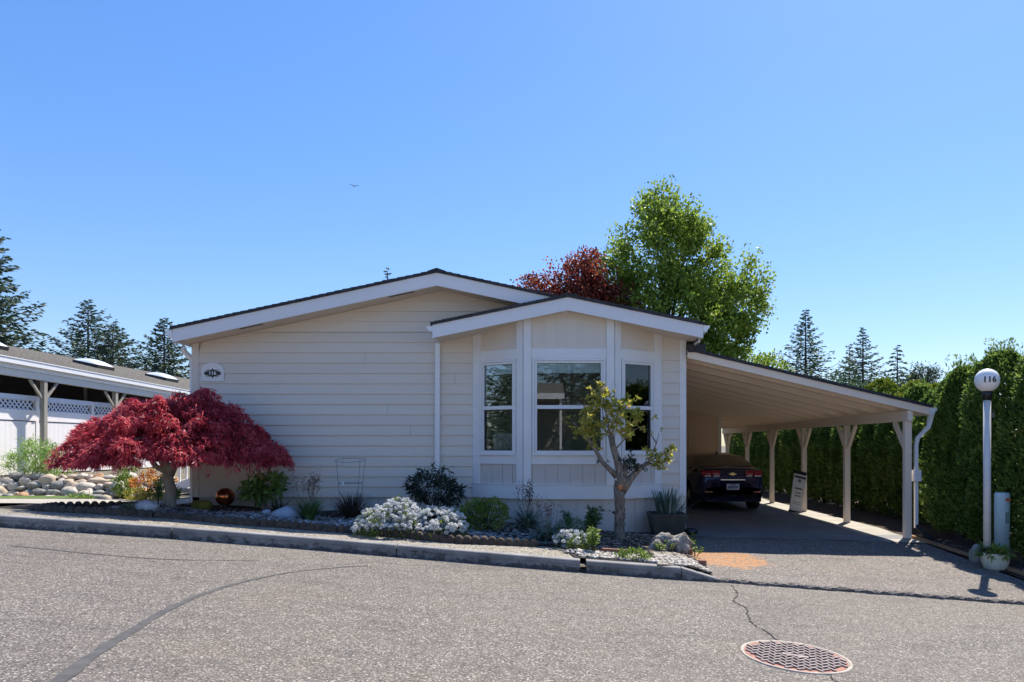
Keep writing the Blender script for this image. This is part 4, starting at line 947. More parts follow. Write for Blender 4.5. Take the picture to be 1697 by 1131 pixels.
broadleaf('plum_tree', (1.10, 25.5 + 1.5, 0), [((0, 0, 6.3), (2.05, 1.8, 1.6)), ((-.2, 0, 8.0), (1.05, 1.0, 1.0)), ((-1.5, 0, 6.3), (.9, .8, 1.0)), ((-1.75, 0, 7.5), (.85, .8, .75)), ((.3, 0, 8.5), (.7, .7, .75)), ((1.3, 0, 6.7), (1.0, 1.0, 1.1)), ((.5, 0, 7.4), (1.1, 1.0, 1.0))],
          'plum_leaf', 'dark purple red leaved tree behind the house ridge', 'tree', 520, 60, .20, .115, .09, 2.6, .14, 12, limbs=40)
F_ = lambda u, y, v: ((u - U0) * y / F, CH - (v - V0) * y / F)
def fir_at(u, v, y, r, label, seed, **kw):
    x, z = F_(u, y, v); return conifer('fir_tree', (x, y, .2), z - .2, r, label, seed, **kw)
fir_at(-28, 352, 38, 4.2, 'dark fir cut by the left edge above the neighbour roof', 21, nb=110, dens_=52, L=.62, droop=.16, tip=.5, ragged=.35, pw=.7)
fir_at(146, 497, 50, 6.8, 'broad dark fir standing behind the first skylight', 22, nb=100, dens_=50, L=.62, droop=.12, tip=.5, ragged=.4)
fir_at(187, 538, 47, 4.2, 'lower bushy fir just right of the broad dark fir', 23, nb=80, dens_=46, L=.60, droop=.1, tip=.4, pw=.6)
fir_at(272, 528, 44, 4.0, 'dark fir behind the second skylight beside the beige house', 24, nb=100, dens_=46, L=.52, droop=.12, tip=.4, pw=.75)
fir_at(642, 444, 42, 1.6, 'small dark fir top peeking over the left roof slope', 25, nb=60, L=.4)
fir_at(1335, 514, 42, 6.0, 'tall slim fir left of the conifers above the carport roof', 26, leafmat='spruce_leaf', nb=100, dens_=44, L=.46, droop=.05, tip=.55, pw=1.15, ragged=.3)
fir_at(1430, 544, 42, 4.4, 'tall fir in the middle of the conifers above the carport roof', 27, leafmat='spruce_leaf', nb=85, dens_=36, L=.42, droop=.02, tip=.55, pw=1.1)
fir_at(1408, 572, 43.5, 2.8, 'smaller fir touching the left side of the middle conifer', 28, leafmat='spruce_leaf', nb=60, L=.40, droop=.02, tip=.5, pw=1.0)
fir_at(1487, 573, 41, 2.5, 'drooping open branched conifer above the carport roof', 29, leafmat='spruce_leaf', nb=46, dens_=30, L=.42, droop=-.05, tip=-.55, ragged=.2, pw=.8)
broadleaf('pine_tree', (F_(1528, 40, 0)[0], 40, 0), [((0, 0, 4.4), (1.5, 1.4, 1.6)), ((.1, 0, 5.5), (.8, .8, .8)), ((-1.1, 0, 3.6), (1.1, 1, 1.2)), ((.9, 0, 3.9), (.8, .8, .8))], 'fir_leaf', 'round topped dark pine just above the low end of the carport roof', 'tree', 150, 60, .22, .22, .06, 2.0, .10, 31)
for i, (u, v) in enumerate(((1262, 585), (1385, 625), (1450, 625), (1560, 650))):
    x, z = F_(u, 38, v); broadleaf('far_shrub_tree', (x, 38, 0), [((0, 0, z - 1.4), (1.5, 1.3, 1.3)), ((.8, 0, z - 2.2), (1.2, 1, 1.0)), ((-.9, .2, z - 2), (1.1, 1, 1.2))], 'tree_leaf' if i == 0 else 'spruce_leaf', ['small green treetop at the high end of the carport roof', 'low leafy treetop between the two tallest right conifers', 'low leafy treetop beside the drooping conifer', 'low leafy treetop beside the round pine'][i], 'tree', 90, 45, .24, .2, .12, 1.2, .06, 40 + i, limbs=10)

# ------------------------------------------------------------------ the red Japanese maple
mx_, my_ = -6.32, 11.3; mz_ = Gb(mx_, my_); jm = tag(empty('maple_tree', (mx_, my_, mz_)), 'wide weeping red laceleaf maple at the left corner of the beige house', 'tree')
rg = np.random.default_rng(4)
def dome_z(x, y):                    # outline height of the weeping crown, metres above the tree base
    q = np.sqrt((x / 1.95) ** 2 + (y / 1.45) ** 2); return q
mb = MB()
mb.tube([(0, 0, -.15), (-.01, 0, .08), (.02, 0, .30), (-.05, 0, .48), (.0, 0, .60), (-.09, -.02, .75), (-.16, 0, .92)], [.12, .10, .085, .09, .082, .072, .05], 14)
mb.tube([(-.02, 0, .55), (.10, 0, .74), (.22, .05, .95)], [.09, .06, .045], 10)
mb.tube([(-.08, 0, .60), (-.22, -.02, .68), (-.42, -.04, .98)], [.05, .045, .03], 8)
pads = []
nP = 118
for i in range(nP):
    q = math.sqrt((i + .5) / nP); a = i * 2.39996 + rg.uniform(-.25, .25); x = q * 1.66 * math.cos(a) + .06; y = q * 1.16 * math.sin(a)
    zt_ = 1.80 - .08 * q - .86 * q ** 2.7 + rg.uniform(-.17, .15)
    if x < 0: zt_ -= .04 * abs(x)
    if abs(x - .62) < .2 and q < .6: zt_ += .10
    pads.append((x, y, zt_, q))
sets = []
for (x, y, z, q) in pads:
    lay = 3 if q > .35 else 2
    for l in range(lay):
        n = 74; zz = z - l * rg.uniform(.22, .32); rad = rg.uniform(.14, .27)
        pa = rg.uniform(0, 6.28, n); pr = rad * np.sqrt(rg.uniform(0, 1, n)); P = np.stack([x * (1 + .02 * l) + pr * np.cos(pa), y * (1 + .02 * l) + pr * np.sin(pa), zz - (pr / rad) ** 2 * .17 + rg.normal(size=n) * .015], 1)
        keep = P[:, 2] > .70 + .42 * (1 - q); P = P[keep]; n = len(P)
        if n == 0: continue
        out = np.stack([P[:, 0], P[:, 1] * 1.3, np.zeros(n)], 1); out = unit(out + 1e-6) * .6
        for k in range(6):
            D = out + rg.normal(size=(n, 3)) * .40; D[:, 2] -= rg.uniform(.25, 1.1, n)
            sets.append(leaves(P, D, rg.uniform(.06, .115, n), rg.uniform(.011, .018, n), rg))
    if q > .2:
        s0 = Vector((-.1 if x < 0 else .12, 0, .82)); e = Vector((x, y, z - .08)); md = s0.lerp(e, .45) + Vector((0, 0, .30)); mb.tube([s0, s0.lerp(md, .6) + Vector((0, 0, .06)), md, e], [.022, .016, .011, .004], 5)
V = None
for _ in range(90):                   # stray drooping tips around the skirt
    a = rg.uniform(0, 6.28); n = 26; tt = rg.uniform(0, 1, n); x0, y0 = 1.74 * math.cos(a) + .06, 1.2 * math.sin(a)
    P = np.stack([x0 + tt * .16 * math.cos(a), y0 + tt * .12 * math.sin(a), 1.0 - tt * rg.uniform(.2, .42)], 1) + rg.normal(size=(n, 3)) * .02
    D = rg.normal(size=(n, 3)) * .4 + np.array([.4 * math.cos(a), .4 * math.sin(a), -.9]); sets.append(leaves(P, D, .09, .013, rg))
fol('crown', 'maple_red_leaf', sets, jm); mb.build('trunk', 'bark_maple', jm)

# ------------------------------------------------------------------ topiary tree in front of the bay
p = at(1029, 897); tt_ = tag(empty('topiary_tree', (p.x, p.y, Gb(p.x, p.y))), 'gnarled pruned tree with yellow green leaf tufts in front of the bay', 'tree')
tb = Gb(p.x, p.y); ppm = F / p.y
def T(u, v, dy=0): return Vector(((u - U0) / ppm - p.x, dy, CH - (v - V0) / ppm - tb))
mb = MB()
mb.tube([T(1028, 905), T(1027, 895), T(1026, 870), T(1027, 845), T(1026, 825), T(1028, 808)], [.115, .088, .078, .074, .08, .108], 14)
mb.tube([T(1028, 812), T(1031, 795, -.02), T(1025, 770), T(1016, 740), T(1012, 720)], [.105, .085, .06, .050, .045], 12)
mb.tube([T(1022, 790), T(1010, 778, -.03), T(997, 765, -.04), T(988, 748), T(978, 733), T(968, 722)], [.05, .040, .034, .030, .028, .02], 10)
mb.tube([T(1030, 815), T(1040, 800), T(1048, 790, .03), T(1062, 777, .05), T(1075, 766, .06)], [.075, .068, .055, .036, .028], 10)
mb.tube([T(1036, 800), T(1036, 785, -.03), T(1036, 770, -.03)], [.035, .028, .018], 8)
tw = [((1012, 720), (1000, 690), (995, 660)), ((1012, 720), (1030, 690), (1040, 672)), ((968, 722), (955, 705), (940, 700)), ((968, 722), (972, 690), (965, 665)), ((1012, 720), (985, 700), (975, 680)), ((1075, 766), (1095, 755), (1112, 745)), ((1075, 766), (1088, 735), (1092, 718)), ((1020, 745), (1050, 712), (1068, 708)), ((1012, 720), (1000, 665), (997, 637)), ((955, 705), (940, 690), (935, 708)), ((1088, 735), (1080, 722), (1076, 716))]
for q in tw: mb.tube([T(*q[0]), T(*q[1]), T(*q[2])], [.014, .008, .004], 5)
for k in range(70):                     # knobbly bark bumps and pruning stubs
    a = rg.uniform(0, 6.28); zz = rg.uniform(.05, 1.0); r_b = .070; c0 = T(1027, 870)
    c = Vector((c0.x + math.cos(a) * r_b, math.sin(a) * r_b, zz)); mb.sphere(c, rg.uniform(.012, .028), 7, 5, (1, 1, 1.4))
mb.build('trunk', 'bark_rough', tt_)
MB().sphere(T(1027, 807, -.10), .045, 14, 8, (1, .5, .9)).build('pruning_scar', 'cut_wood', tt_)
def tuft(cs, n, per, spread, L, Wd, m, name='leaf_tuft'):
    c = np.array([list(q) for q in cs]); i = rg.integers(0, len(c), n); cp_ = c[i] + rg.normal(size=(n, 3)) * np.array(spread)
    P = np.repeat(cp_, per, 0) + rg.normal(size=(n * per, 3)) * .006; D = rdir(n * per, rg, .35)
    return fol(name, m, [leaves(P, D, L * rg.uniform(.7, 1.2, n * per), Wd, rg)], tt_)
tuft([T(985, 675), T(1010, 672, .05), T(975, 695, -.05), T(995, 700, .04), T(1020, 690), T(1038, 672, .03), T(1055, 692), T(960, 712), T(985, 722), T(1030, 715, -.05), T(1000, 655)], 250, 9, (.095, .11, .08), .070, .030, 'rhodo_leaf')
tuft([T(998, 638)], 7, 9, (.03, .03, .02), .07, .028, 'rhodo_leaf')
tuft([T(1088, 770, .05), T(1100, 758, .05), T(1110, 746, .05), T(1078, 755, .05)], 50, 9, (.06, .06, .045), .066, .028, 'rhodo_leaf')
tuft([T(1066, 712), T(1050, 720), T(1078, 716), T(1092, 716)], 9, 7, (.03, .03, .02), .055, .022, 'rhodo_leaf')
tuft([T(1036, 768), T(1045, 762), T(1052, 775), T(1030, 775)], 50, 8, (.06, .06, .05), .06, .024, 'dark_leaf')
tuft([T(1008, 762), T(990, 762), T(1018, 850)], 5, 6, (.02, .02, .02), .05, .02, 'dark_leaf')

# ------------------------------------------------------------------ bed edging: scalloped concrete lengths
def edge_pts(u0, v0, u1, v1): return at(u0, v0), at(u1, v1)
path_pts = []
for i in range(len(edg) - 1):
    a, b = edg[i], edg[i + 1]; n = max(2, int((b - a).length / .03))
    path_pts += [a.lerp(b, j / n) for j in range(n)]
L_ = 0; cum = [0]
for a, b in zip(path_pts[:-1], path_pts[1:]): L_ += (b - a).length; cum.append(L_)
px_ = [p.x for p in path_pts]; py_ = [p.y for p in path_pts]
def onp(s): return float(np.interp(s, cum, px_)), float(np.interp(s, cum, py_))
s = 0; seg = .58; q = 0; gr = random.Random(3)
while s + seg < L_:
    mb = MB(); N = 40; dz = gr.uniform(-.012, .012); dyy = gr.uniform(-.012, .012); vs = []
    for i in range(N + 1):
        ss = s + .004 + (seg - .008) * i / N; x, y = onp(ss); y += dyy; t = (i / N) * 5; h = .075 + .042 * abs(math.sin(math.pi * t)) ** .6 + dz; g = G(x, y); bul = .012 * abs(math.sin(math.pi * t))
        vs += [(x, y - .035 - bul, g - .06), (x, y - .032 - bul, g + h - .02), (x, y - .012, g + h), (x, y + .02, g + h), (x, y + .035, g + h - .02), (x, y + .035, g - .06)]
    k = 6; fs = [(i * k + j, (i + 1) * k + j, (i + 1) * k + j + 1, i * k + j + 1) for i in range(N) for j in range(k - 1)] + [tuple(range(k - 1, -1, -1)), tuple(range(N * k, N * k + k))]
    mb.add(vs, fs, True); o = mb.build('edging_stone', 'edging_concrete'); EL = ['at the left tip of the bed', 'second from the left tip of the bed', 'below the red maple skirt', 'in front of the maple trunk', 'right of the pale angular stone', 'in front of the mossy stone', 'in front of the mirror ball', 'in front of the leafy shrub', 'in front of the big blue stone', 'in front of the grass clump', 'in front of the bronze clump', 'at the left end of the white flowers', 'under the middle of the white flowers', 'at the right end of the white flowers', 'in front of the round shrub', 'beside the small candytuft', 'last before the topiary tree']
    tag(o, 'brown scalloped concrete edging length ' + EL[min(16, q)], 'edging', 'scalloped edging of the garden bed')
    s += seg; q += 1
# second short row round the left tip of the bed
ls = [at(62, 846), at(95, 842), at(150, 840.5), at(205, 840)]
for il, (a, b) in enumerate(zip(ls[:-1], ls[1:])):
    mb = MB(); n = max(4, int((b - a).length / .11))
    for i in range(n):
        c = a.lerp(b, (i + .5) / n); mb.sphere((c.x, c.y, c.z + .03), .065, 12, 8, (1, .6, 1.1))
    tag(mb.build('edging_stone', 'edging_concrete'), 'dark scalloped edging length at the back of the bed tip, ' + ['leftmost', 'middle', 'rightmost'][il] + ' one', 'edging', 'edging at the left tip of the bed')
# pebbles and bark chips: uncountable
def scatter(name, m, n, area, size, seed, flat=.55, label=None):
    rg = np.random.default_rng(seed); mb = MB(); ok = 0; V = []; Fc = []; b = 0
    ico = bmesh.new(); bmesh.ops.create_icosphere(ico, subdivisions=1, radius=1); iv = np.array([v.co[:] for v in ico.verts]); itri = np.array([[v.index for v in f.verts] for f in ico.faces]); ico.free()
    while ok < n:
        x, y = area(rg); s_ = size * rg.uniform(.5, 1.3); a = rg.uniform(0, 6.28); sc3 = np.array([s_ * rg.uniform(.9, 1.5), s_ * rg.uniform(.7, 1.1), s_ * flat * rg.uniform(.7, 1.2)])
        v = iv * sc3 * (1 + .15 * rg.normal(size=iv.shape)); c_, s1 = math.cos(a), math.sin(a); v = np.stack([v[:, 0] * c_ - v[:, 1] * s1, v[:, 0] * s1 + v[:, 1] * c_, v[:, 2]], 1) + np.array([x, y, Gb(x, y) + s_ * .25])
        V.append(v); Fc.append(itri + b); b += len(v); ok += 1
    V = np.concatenate(V); Fc = np.concatenate(Fc); mb.arr(V, Fc, True); return kind(mb.build(name, m), 'stuff')
def area_band(x0, x1, t0, t1):
    def f(rg):
        x = rg.uniform(x0, x1); a = (ye(x) if x < .15 else yk(x) + .2) + .06; t = rg.uniform(t0, t1); return x, a + (YW - .55 - a) * t
    return f
scatter('river_pebbles', 'pebble', 3800, area_band(-7.2, -1.8, .0, .80), .031, 1)
scatter('bark_chips', 'bark_chip', 1500, area_band(-7.6, -.6, .45, 1.1), .026, 9, .4)
scatter('river_pebbles', 'pebble', 900, area_band(-1.3, .4, .05, .8), .028, 2)
scatter('bark_chips', 'bark_chip', 2600, area_band(.2, 2.0, .22, 1.0), .024, 3, .4)
scatter('white_gravel', 'gravel_mix', 700, area_band(.35, 1.5, -.02, .16), .03, 4, .6)
scatter('white_gravel', 'gravel_mix', 520, (lambda rg: (rg.uniform(1.5, 2.03), yk(1.8) + rg.uniform(.15, .85))), .026, 5, .6)
scatter('bark_chips', 'bark_chip', 1500, (lambda rg: (rg.uniform(6.8, 8.4), rg.uniform(8.5, 13))), .028, 6, .4)

# ------------------------------------------------------------------ plants and ornaments of the bed
def bp(u, v): q = at(u, v); q.z = Gb(q.x, q.y); return q
b = bp(373, 846); gb = tag(empty('gazing_ball', b), 'copper coloured mirror ball on a dark stand by the beige wall', 'garden ornament')
MB().sphere((0, 0, .20), .155, 36, 20).build('ball', 'copper_glass', gb); MB().lathe([(.10, 0), (.085, .02), (.05, .05), (.075, .09), (.085, .10)], (0, 0, 0), 20).build('stand', 'black_paint', gb)
b = bp(337, 846); rock('mossy_stone', b + Vector((0, 0, .05)), (.19, .15, .12), 'moss_stone', 5, 'rounded mossy yellow brown stone left of the mirror ball', 'stone')
b = bp(472, 862); rock('blue_stone', b + Vector((0, .1, .06)), (.26, .18, .14), 'blue_stone', 6, 'large smooth blue grey stone left of the grass clump', 'stone')
b = bp(441, 858); rock('blue_stone', b + Vector((0, 0, .03)), (.07, .06, .05), 'blue_stone', 8, 'small blue grey stone beside the large smooth one', 'stone')
b = bp(243, 853); rock('pale_stone', b + Vector((0, .05, .07)), (.17, .12, .13), 'pale_stone', 17, 'pale angular stone behind the edging under the red maple', 'stone', lump=.3, k=9)
def clump(u, v, n, L, wd, spread, droop, m, label, cat='plant', seed=0, group=None, stalks=None, base=.05):
    b = bp(u, v); rg = np.random.default_rng(seed + 900); t = tag(empty('strappy_plant' if cat == 'plant' else 'grass_clump', b), label, cat, group)
    fol('foliage', m, [blades(n, rg, L, wd, spread, droop, 5, base)], t)
    if stalks:
        ns, h, m2, head = stalks; sets = []
        for i in range(ns):
            a = rg.uniform(0, 6.28); r0 = rg.uniform(.02, .12); P0 = np.array([r0 * math.cos(a), r0 * math.sin(a), 0]); ln = np.array([rg.normal() * .16, rg.normal() * .1, 1]) * h * rg.uniform(.75, 1.05)
            nn = 24; tt = np.linspace(0, 1, nn)[:, None]; sets.append(leaves(P0 + ln * tt, np.tile(ln, (nn, 1)) + rg.normal(size=(nn, 3)) * .01, h / 18, .010, rg))
            hd = P0 + ln; k = 16; sets.append(leaves(hd + rg.normal(size=(k, 3)) * np.array([.02, .02, .05 if head > 1 else .025]) * head, rdir(k, rg, .3), .035, .016, rg))
        fol('flower_stalks', m2, sets, t)
    return t
b = bp(440, 850); shrub('leafy_shrub', b, [((-.02, 0, .42), (.34, .28, .18)), ((.1, 0, .52), (.20, .2, .12)), ((-.2, 0, .33), (.18, .2, .12))], 'peony_leaf', 'light green broad leaved shrub right of the mirror ball', 'shrub', 70, 9, .045, .15, .045, 50, stems=12, up=-.1, stemm='bark_maple', sr=.008)
clump(462, 853, 46, .34, .02, .9, .9, 'dark_leaf', 'short dark strappy clump at the foot of the leafy shrub', seed=1)
clump(512, 864, 190, .50, .015, .62, .9, 'blade_green', 'green grass clump with wispy dry flower stalks right of the blue stone', 'grass', 2, None, (20, .66, 'dry_stalk', 1.2))
clump(583, 860, 330, .50, .012, .95, .2, 'blade_bronze', 'twiggy bronze clump under the wire plant cage', 'grass', 3)
b = bp(581, 856); cage = tag(empty('plant_cage', b), 'cone shaped wire plant cage against the lap siding', 'plant cage')
mb = MB(); hC = Z_(763, b.y) - b.z
for rr_, zz in ((.255, hC), (.20, hC * .58)):
    mb.tube([(rr_ * math.cos(2 * math.pi * i / 30), rr_ * .8 * math.sin(2 * math.pi * i / 30), zz + (.03 * math.sin(2 * math.pi * i / 30) if rr_ > .22 else 0)) for i in range(31)], .0036, 6, False)
for a in (3.1, 5.6, .5): mb.tube([(.255 * math.cos(a), .2 * math.sin(a), hC), (.16 * math.cos(a), .13 * math.sin(a), 0)], .0036, 6)
mb.build('wire_frame', 'wire', cage); MB().box(-.10, -.06, -.175, -.165, hC * .55, hC * .61).build('price_tag', 'number_white', cage)
b = bp(722, 862); shrub('dark_shrub', b, [((0, 0, .50), (.42, .32, .30)), ((.28, 0, .45), (.22, .25, .2)), ((-.08, 0, .76), (.16, .16, .14)), ((-.32, 0, .55), (.18, .2, .2)), ((.12, 0, .82), (.10, .12, .12))], 'pieris_leaf', 'dark glossy leaved shrub in front of the white downspout', 'shrub', 150, 9, .028, .115, .028, 51, stems=34, up=-.3, sr=.007)
def candytuft(u, v, blobs, label, nf, seed, head=.028):
    b = bp(u, v); rg = np.random.default_rng(seed); t = shrub('candytuft', b, blobs, 'dark_leaf' if 0 else 'azalea_leaf', label, 'flowers', 260 if nf > 150 else 80, 10, .03, .05, .014, seed, stems=0, up=.5, shell=.9)
    cpn, d = blob_pts(nf * 3, rg, blobs, 1.0); up_ = (d[:, 2] > -.15) & (cpn[:, 2] > .05); cpn = cpn[up_][:nf]; sets = []
    for c in cpn:
        k = 40; q = rdir(k, rg, .5); hs_ = head * rg.uniform(.7, 1.25); D = np.cross(q, rg.normal(size=(k, 3))); sets.append(leaves(c + np.array([0, 0, .025]) + q * hs_ * np.array([1, 1, .7]) - unit(D) * hs_ * .35, D + q * .15, hs_ * .8, hs_ * .8, rg))
    fol('flower_heads', 'petal_white', sets, t); return t
candytuft(668, 890, [((-.22, 0, .15), (.46, .36, .27)), ((-.08, .05, .24), (.32, .3, .27)), ((.40, .05, .12), (.52, .36, .26)), ((.66, .02, .07), (.25, .3, .20)), ((-.50, .0, .09), (.20, .28, .18))], 'large mound of white candytuft flowers spilling over the edging', 640, 52, .025)
candytuft(945, 910, [((0, 0, .08), (.24, .20, .15)), ((.14, -.03, .06), (.16, .16, .12))], 'small mound of white candytuft at the end of the edging', 60, 53, .026)
b = bp(803, 882); shrub('round_shrub', b, [((0, 0, .24), (.37, .33, .24)), ((.12, 0, .34), (.22, .22, .16)), ((-.16, 0, .30), (.2, .22, .16))], 'azalea_leaf', 'rounded bright green shrub between the flowers and the bay window', 'shrub', 420, 9, .025, .045, .018, 54, stems=14, up=.5, shell=.8)
clump(874, 882, 120, .52, .034, 1.15, 1.2, 'blade_blue', 'blue green strappy plant with tall dark seed stalks below the bay', seed=5, stalks=(16, .66, 'blade_bronze', 1.6))
clump(906, 899, 140, .48, .032, 1.2, 1.4, 'blade_blue', 'blue green strappy plant just behind the last edging stones', seed=6, stalks=(14, .52, 'dry_stalk', 1.4))
b = bp(950, 888); shrub('feathery_plant', b, [((0, 0, .12), (.25, .2, .14))], 'blade_green', 'low feathery green mound behind the small candytuft', 'plant', 220, 9, .02, .06, .005, 55, stems=0, up=.8, shell=.7)
def lily(u, v, h, n, m, label, seed, w_=.02, name='lily_plant'):
    b = bp(u, v); rg = np.random.default_rng(seed); t = tag(empty(name, b), label, 'plant'); sets = []; mb = MB()
    for i in range(n):
        a = rg.uniform(0, 6.28); r0 = rg.uniform(0, .10); hh = h * rg.uniform(.6, 1.05); e = Vector((r0 * math.cos(a) * 1.8, r0 * math.sin(a) * 1.8, hh)); s0 = Vector((r0 * .5 * math.cos(a), r0 * .5 * math.sin(a), 0)); mb.tube([s0, e], [.006, .004], 5)
        k = 34; tt = rg.uniform(.25, 1, k) ** .7; P = np.array([list(s0.lerp(e, float(q))) for q in tt]); D = rdir(k, rg, 0) * np.array([1, 1, .4]); D[:, 2] += .15; sets.append(leaves(P, D, h * .24 * rg.uniform(.7, 1.2, k), w_, rg))
    fol('foliage', m, sets, t); mb.build('stem', 'dark_leaf', t); return t
lily(978, 891, .48, 13, 'blade_green', 'dark green lily with whorled leaves left of the topiary trunk', 56)
lily(945, 884, .36, 4, 'blade_green', 'small dark lily shoot behind the feathery mound', 57)
lily(985, 919, .34, 7, 'lime_leaf', 'bright green lily shoot at the front of the bed beside the candytuft', 58)
for i, (u, v, h, lb) in enumerate(((1093, 918, .18, 'light green seedling left of the driftwood'), (1110, 916, .18, 'light green seedling in front of the driftwood'), (1128, 917, .16, 'light green seedling between driftwood and brick edging'), (1151, 903, .22, 'light green seedling at the back of the brick edging'), (1152, 925, .20, 'light green seedling beside the front brick'), (1140, 908, .16, 'light green seedling right of the driftwood'))):
    lily(u, v, h, 3, 'lime_leaf', lb, 60 + i, .014, 'seedling')
b = bp(1050, 930); shrub('ground_cover_plant', b, [((0, 0, .05), (.22, .12, .07))], 'lime_leaf', 'low bright green plant behind the kerb near the driveway', 'plant', 60, 8, .02, .045, .026, 70, stems=0, up=.5)
b = bp(215, 851); clump(212, 850, 60, .24, .01, .9, .8, 'blade_green', 'small dark grass tuft at the left end of the bed', 'grass', 8)
for i, (u, v) in enumerate(((170, 846), (262, 846), (300, 850))): clump(u, v, 24, .16, .01, 1.0, .8, 'dark_leaf', ['tiny tuft near the left tip of the bed', 'tiny tuft behind the pale angular stone', 'tiny tuft right of the maple trunk'][i], 'grass', 20 + i)
lily(262, 838, .34, 3, 'blade_green', 'thin upright stems left of the maple trunk', 75)
# driftwood root
b = bp(1112, 915); mb = MB(); dr = random.Random(8)
for i in range(11):
    a0 = Vector((dr.uniform(-.26, .24), dr.uniform(-.08, .10), dr.uniform(.02, .10))); a1 = a0 + Vector((dr.uniform(-.16, .16), dr.uniform(-.06, .04), dr.uniform(.08, .17)))
    mb.tube([a0 - Vector((0, 0, .08)), a0, a0.lerp(a1, .5) + Vector((dr.uniform(-.05, .05), dr.uniform(-.04, .04), .03)), a1], [.075, .09, dr.uniform(.05, .085), dr.uniform(.025, .05)], 9)
mb.tube([(-.28, 0, .10), (-.12, .02, .19), (.05, .0, .15), (.18, .02, .20), (.29, 0, .08)], [.07, .095, .08, .085, .05], 10)
o = mb.build('driftwood_root', 'driftwood'); o.location = b; tag(o, 'gnarled grey driftwood root in front of the dark planter', 'driftwood')
# dark square planter and iris leaves
b = bp(1105, 889); y_ = b.y; k_ = F / y_; ht = (889 - 853) / k_ + .01
pt = tag(empty('square_planter', b), 'dark tapered plastic planter at the right corner of the house', 'planter')
def frustum(mb, a, b_, z0, z1):
    mb.add([(-a, -a, z0), (a, -a, z0), (a, a, z0), (-a, a, z0), (-b_, -b_, z1), (b_, -b_, z1), (b_, b_, z1), (-b_, b_, z1)], [(0, 3, 2, 1), (0, 1, 5, 4), (1, 2, 6, 5), (2, 3, 7, 6), (3, 0, 4, 7), (4, 5, 6, 7)])
mb = MB(); frustum(mb, .235, .298, 0, ht * .80); mb.build('body', 'planter_plastic', pt, .01)
mb = MB(); frustum(mb, .300, .315, ht * .80, ht); mb.build('rim', 'planter_plastic', pt, .006)
mb = MB(); frustum(mb, .28, .285, ht - .02, ht + .004); mb.build('soil', 'bed_soil', pt)
t = tag(empty('iris_plant', (b.x, b.y, b.z + ht)), 'stiff blue green iris leaves growing in the dark planter', 'plant'); rg = np.random.default_rng(91)
fol('foliage', 'blade_blue', [blades(62, rg, .46, .034, .42, .25, 5, .13), blades(9, rg, .42, .03, .9, .5, 5, .1, (.16, 0, 0))], t)
# bricks edging the driveway corner, exposed aggregate stepping corner and the brown board
for i, (u, v, lb) in enumerate(((1153, 905, 'weathered red brick at the back of the bed corner'), (1158, 921, 'weathered red brick in the middle of the bed corner'), (1161, 938, 'weathered red brick nearest the kerb ramp'))):
    b = bp(u, v); o = MB().box(-.045, .045, -.10, .10, -.05, .07).build('brick', 'brick_red', None, .008); o.location = (2.045, b.y + .02, G(2.0, b.y) + .0); o.rotation_euler = (R(-6), 0, R(3 - 4 * i)); tag(o, lb, 'brick', 'bricks between the bed and the driveway')
a = [bp(*q) for q in ((1082, 918), (1090, 940), (1152, 942), (1138, 926), (1120, 920))]
mb = MB(); n = len(a); c0 = a[0]
mb.add([(q.x, q.y, q.z + .018) for q in a] + [(q.x, q.y, q.z - .05) for q in a], [tuple(range(n)), tuple(range(2 * n - 1, n - 1, -1))] + [(i, i + n, (i + 1) % n + n, (i + 1) % n) for i in range(n)])
tag(mb.build('stepping_slab', 'aggregate', None, .006), 'broken exposed aggregate slab between driftwood and kerb', 'paving slab')
p0, p1 = bp(998, 919), bp(1058, 922); mb = MB(); mb.tube([(p0.x, p0.y, p0.z + .03), (p1.x, p1.y, p1.z + .02)], .05, 4, square=True); tag(mb.build('wood_board', 'board_brown'), 'reddish brown board lying in front of the topiary tree', 'board')
b = bp(1148, 889); rock('plastic_edging', b + Vector((0, .1, .03)), (.15, .10, .06), 'black_paint', 12, 'crumpled black plastic edging at the corner of the bed', 'edging', k=12)

# ------------------------------------------------------------------ left: boulder bank, its plants, neighbour fence and carport
wall = tag(empty('stone_bank', (-10.3, 13.8, .5)), 'bank of stacked cream and grey river boulders below the white fence', 'stone wall'); rb = random.Random(14)
n_ = 0; ms = ['cream_stone', 'cream_stone', 'grey_stone', 'tan_stone', 'cream_stone', 'grey_stone', 'tan_stone', 'rust_stone']
for row in range(5):
    x = -11.9 + rb.uniform(0, .2)
    while x < -8.85 and n_ < 78:
        w_ = rb.choice([.085, .11, .13, .18]) * rb.uniform(.9, 1.15) * (1.1 - .07 * row); h_ = w_ * rb.uniform(.45, .75); y = 13.78 + .15 * row; x += w_ * .95
        o = rock('stone', (x + 10.3, y - 13.8 + rb.uniform(-.05, .05), .00 + .10 * row + h_ * .5), (w_, w_ * .8, h_), rb.choice(ms), n_ + 100, rz=rb.uniform(-.5, .5), lump=.34, parent=wall, k=12); n_ += 1; x += w_ * .82
for row in range(3):
    y = 14.0
    while y < 17.0 and n_ < 99:
        w_ = rb.uniform(.13, .24); h_ = w_ * .6; y += w_ * .9
        rock('stone', (-8.78 - .16 * row + 10.3, y - 13.8, .02 + .11 * row + h_ * .5 - .02 * (y - 14)), (w_ * .9, w_, h_), rb.choice(ms), n_ + 200, rz=rb.uniform(-.5, .5), parent=wall, k=12); n_ += 1; y += w_ * .8
def sh_at(name, u, v, y, blobs, m, label, cat, nc, per, cr, L, Wd, seed, **kw):
    x, z = F_(u, y, v); return shrub(name, (x, y, z), blobs, m, label, cat, nc, per, cr, L, Wd, seed, **kw)
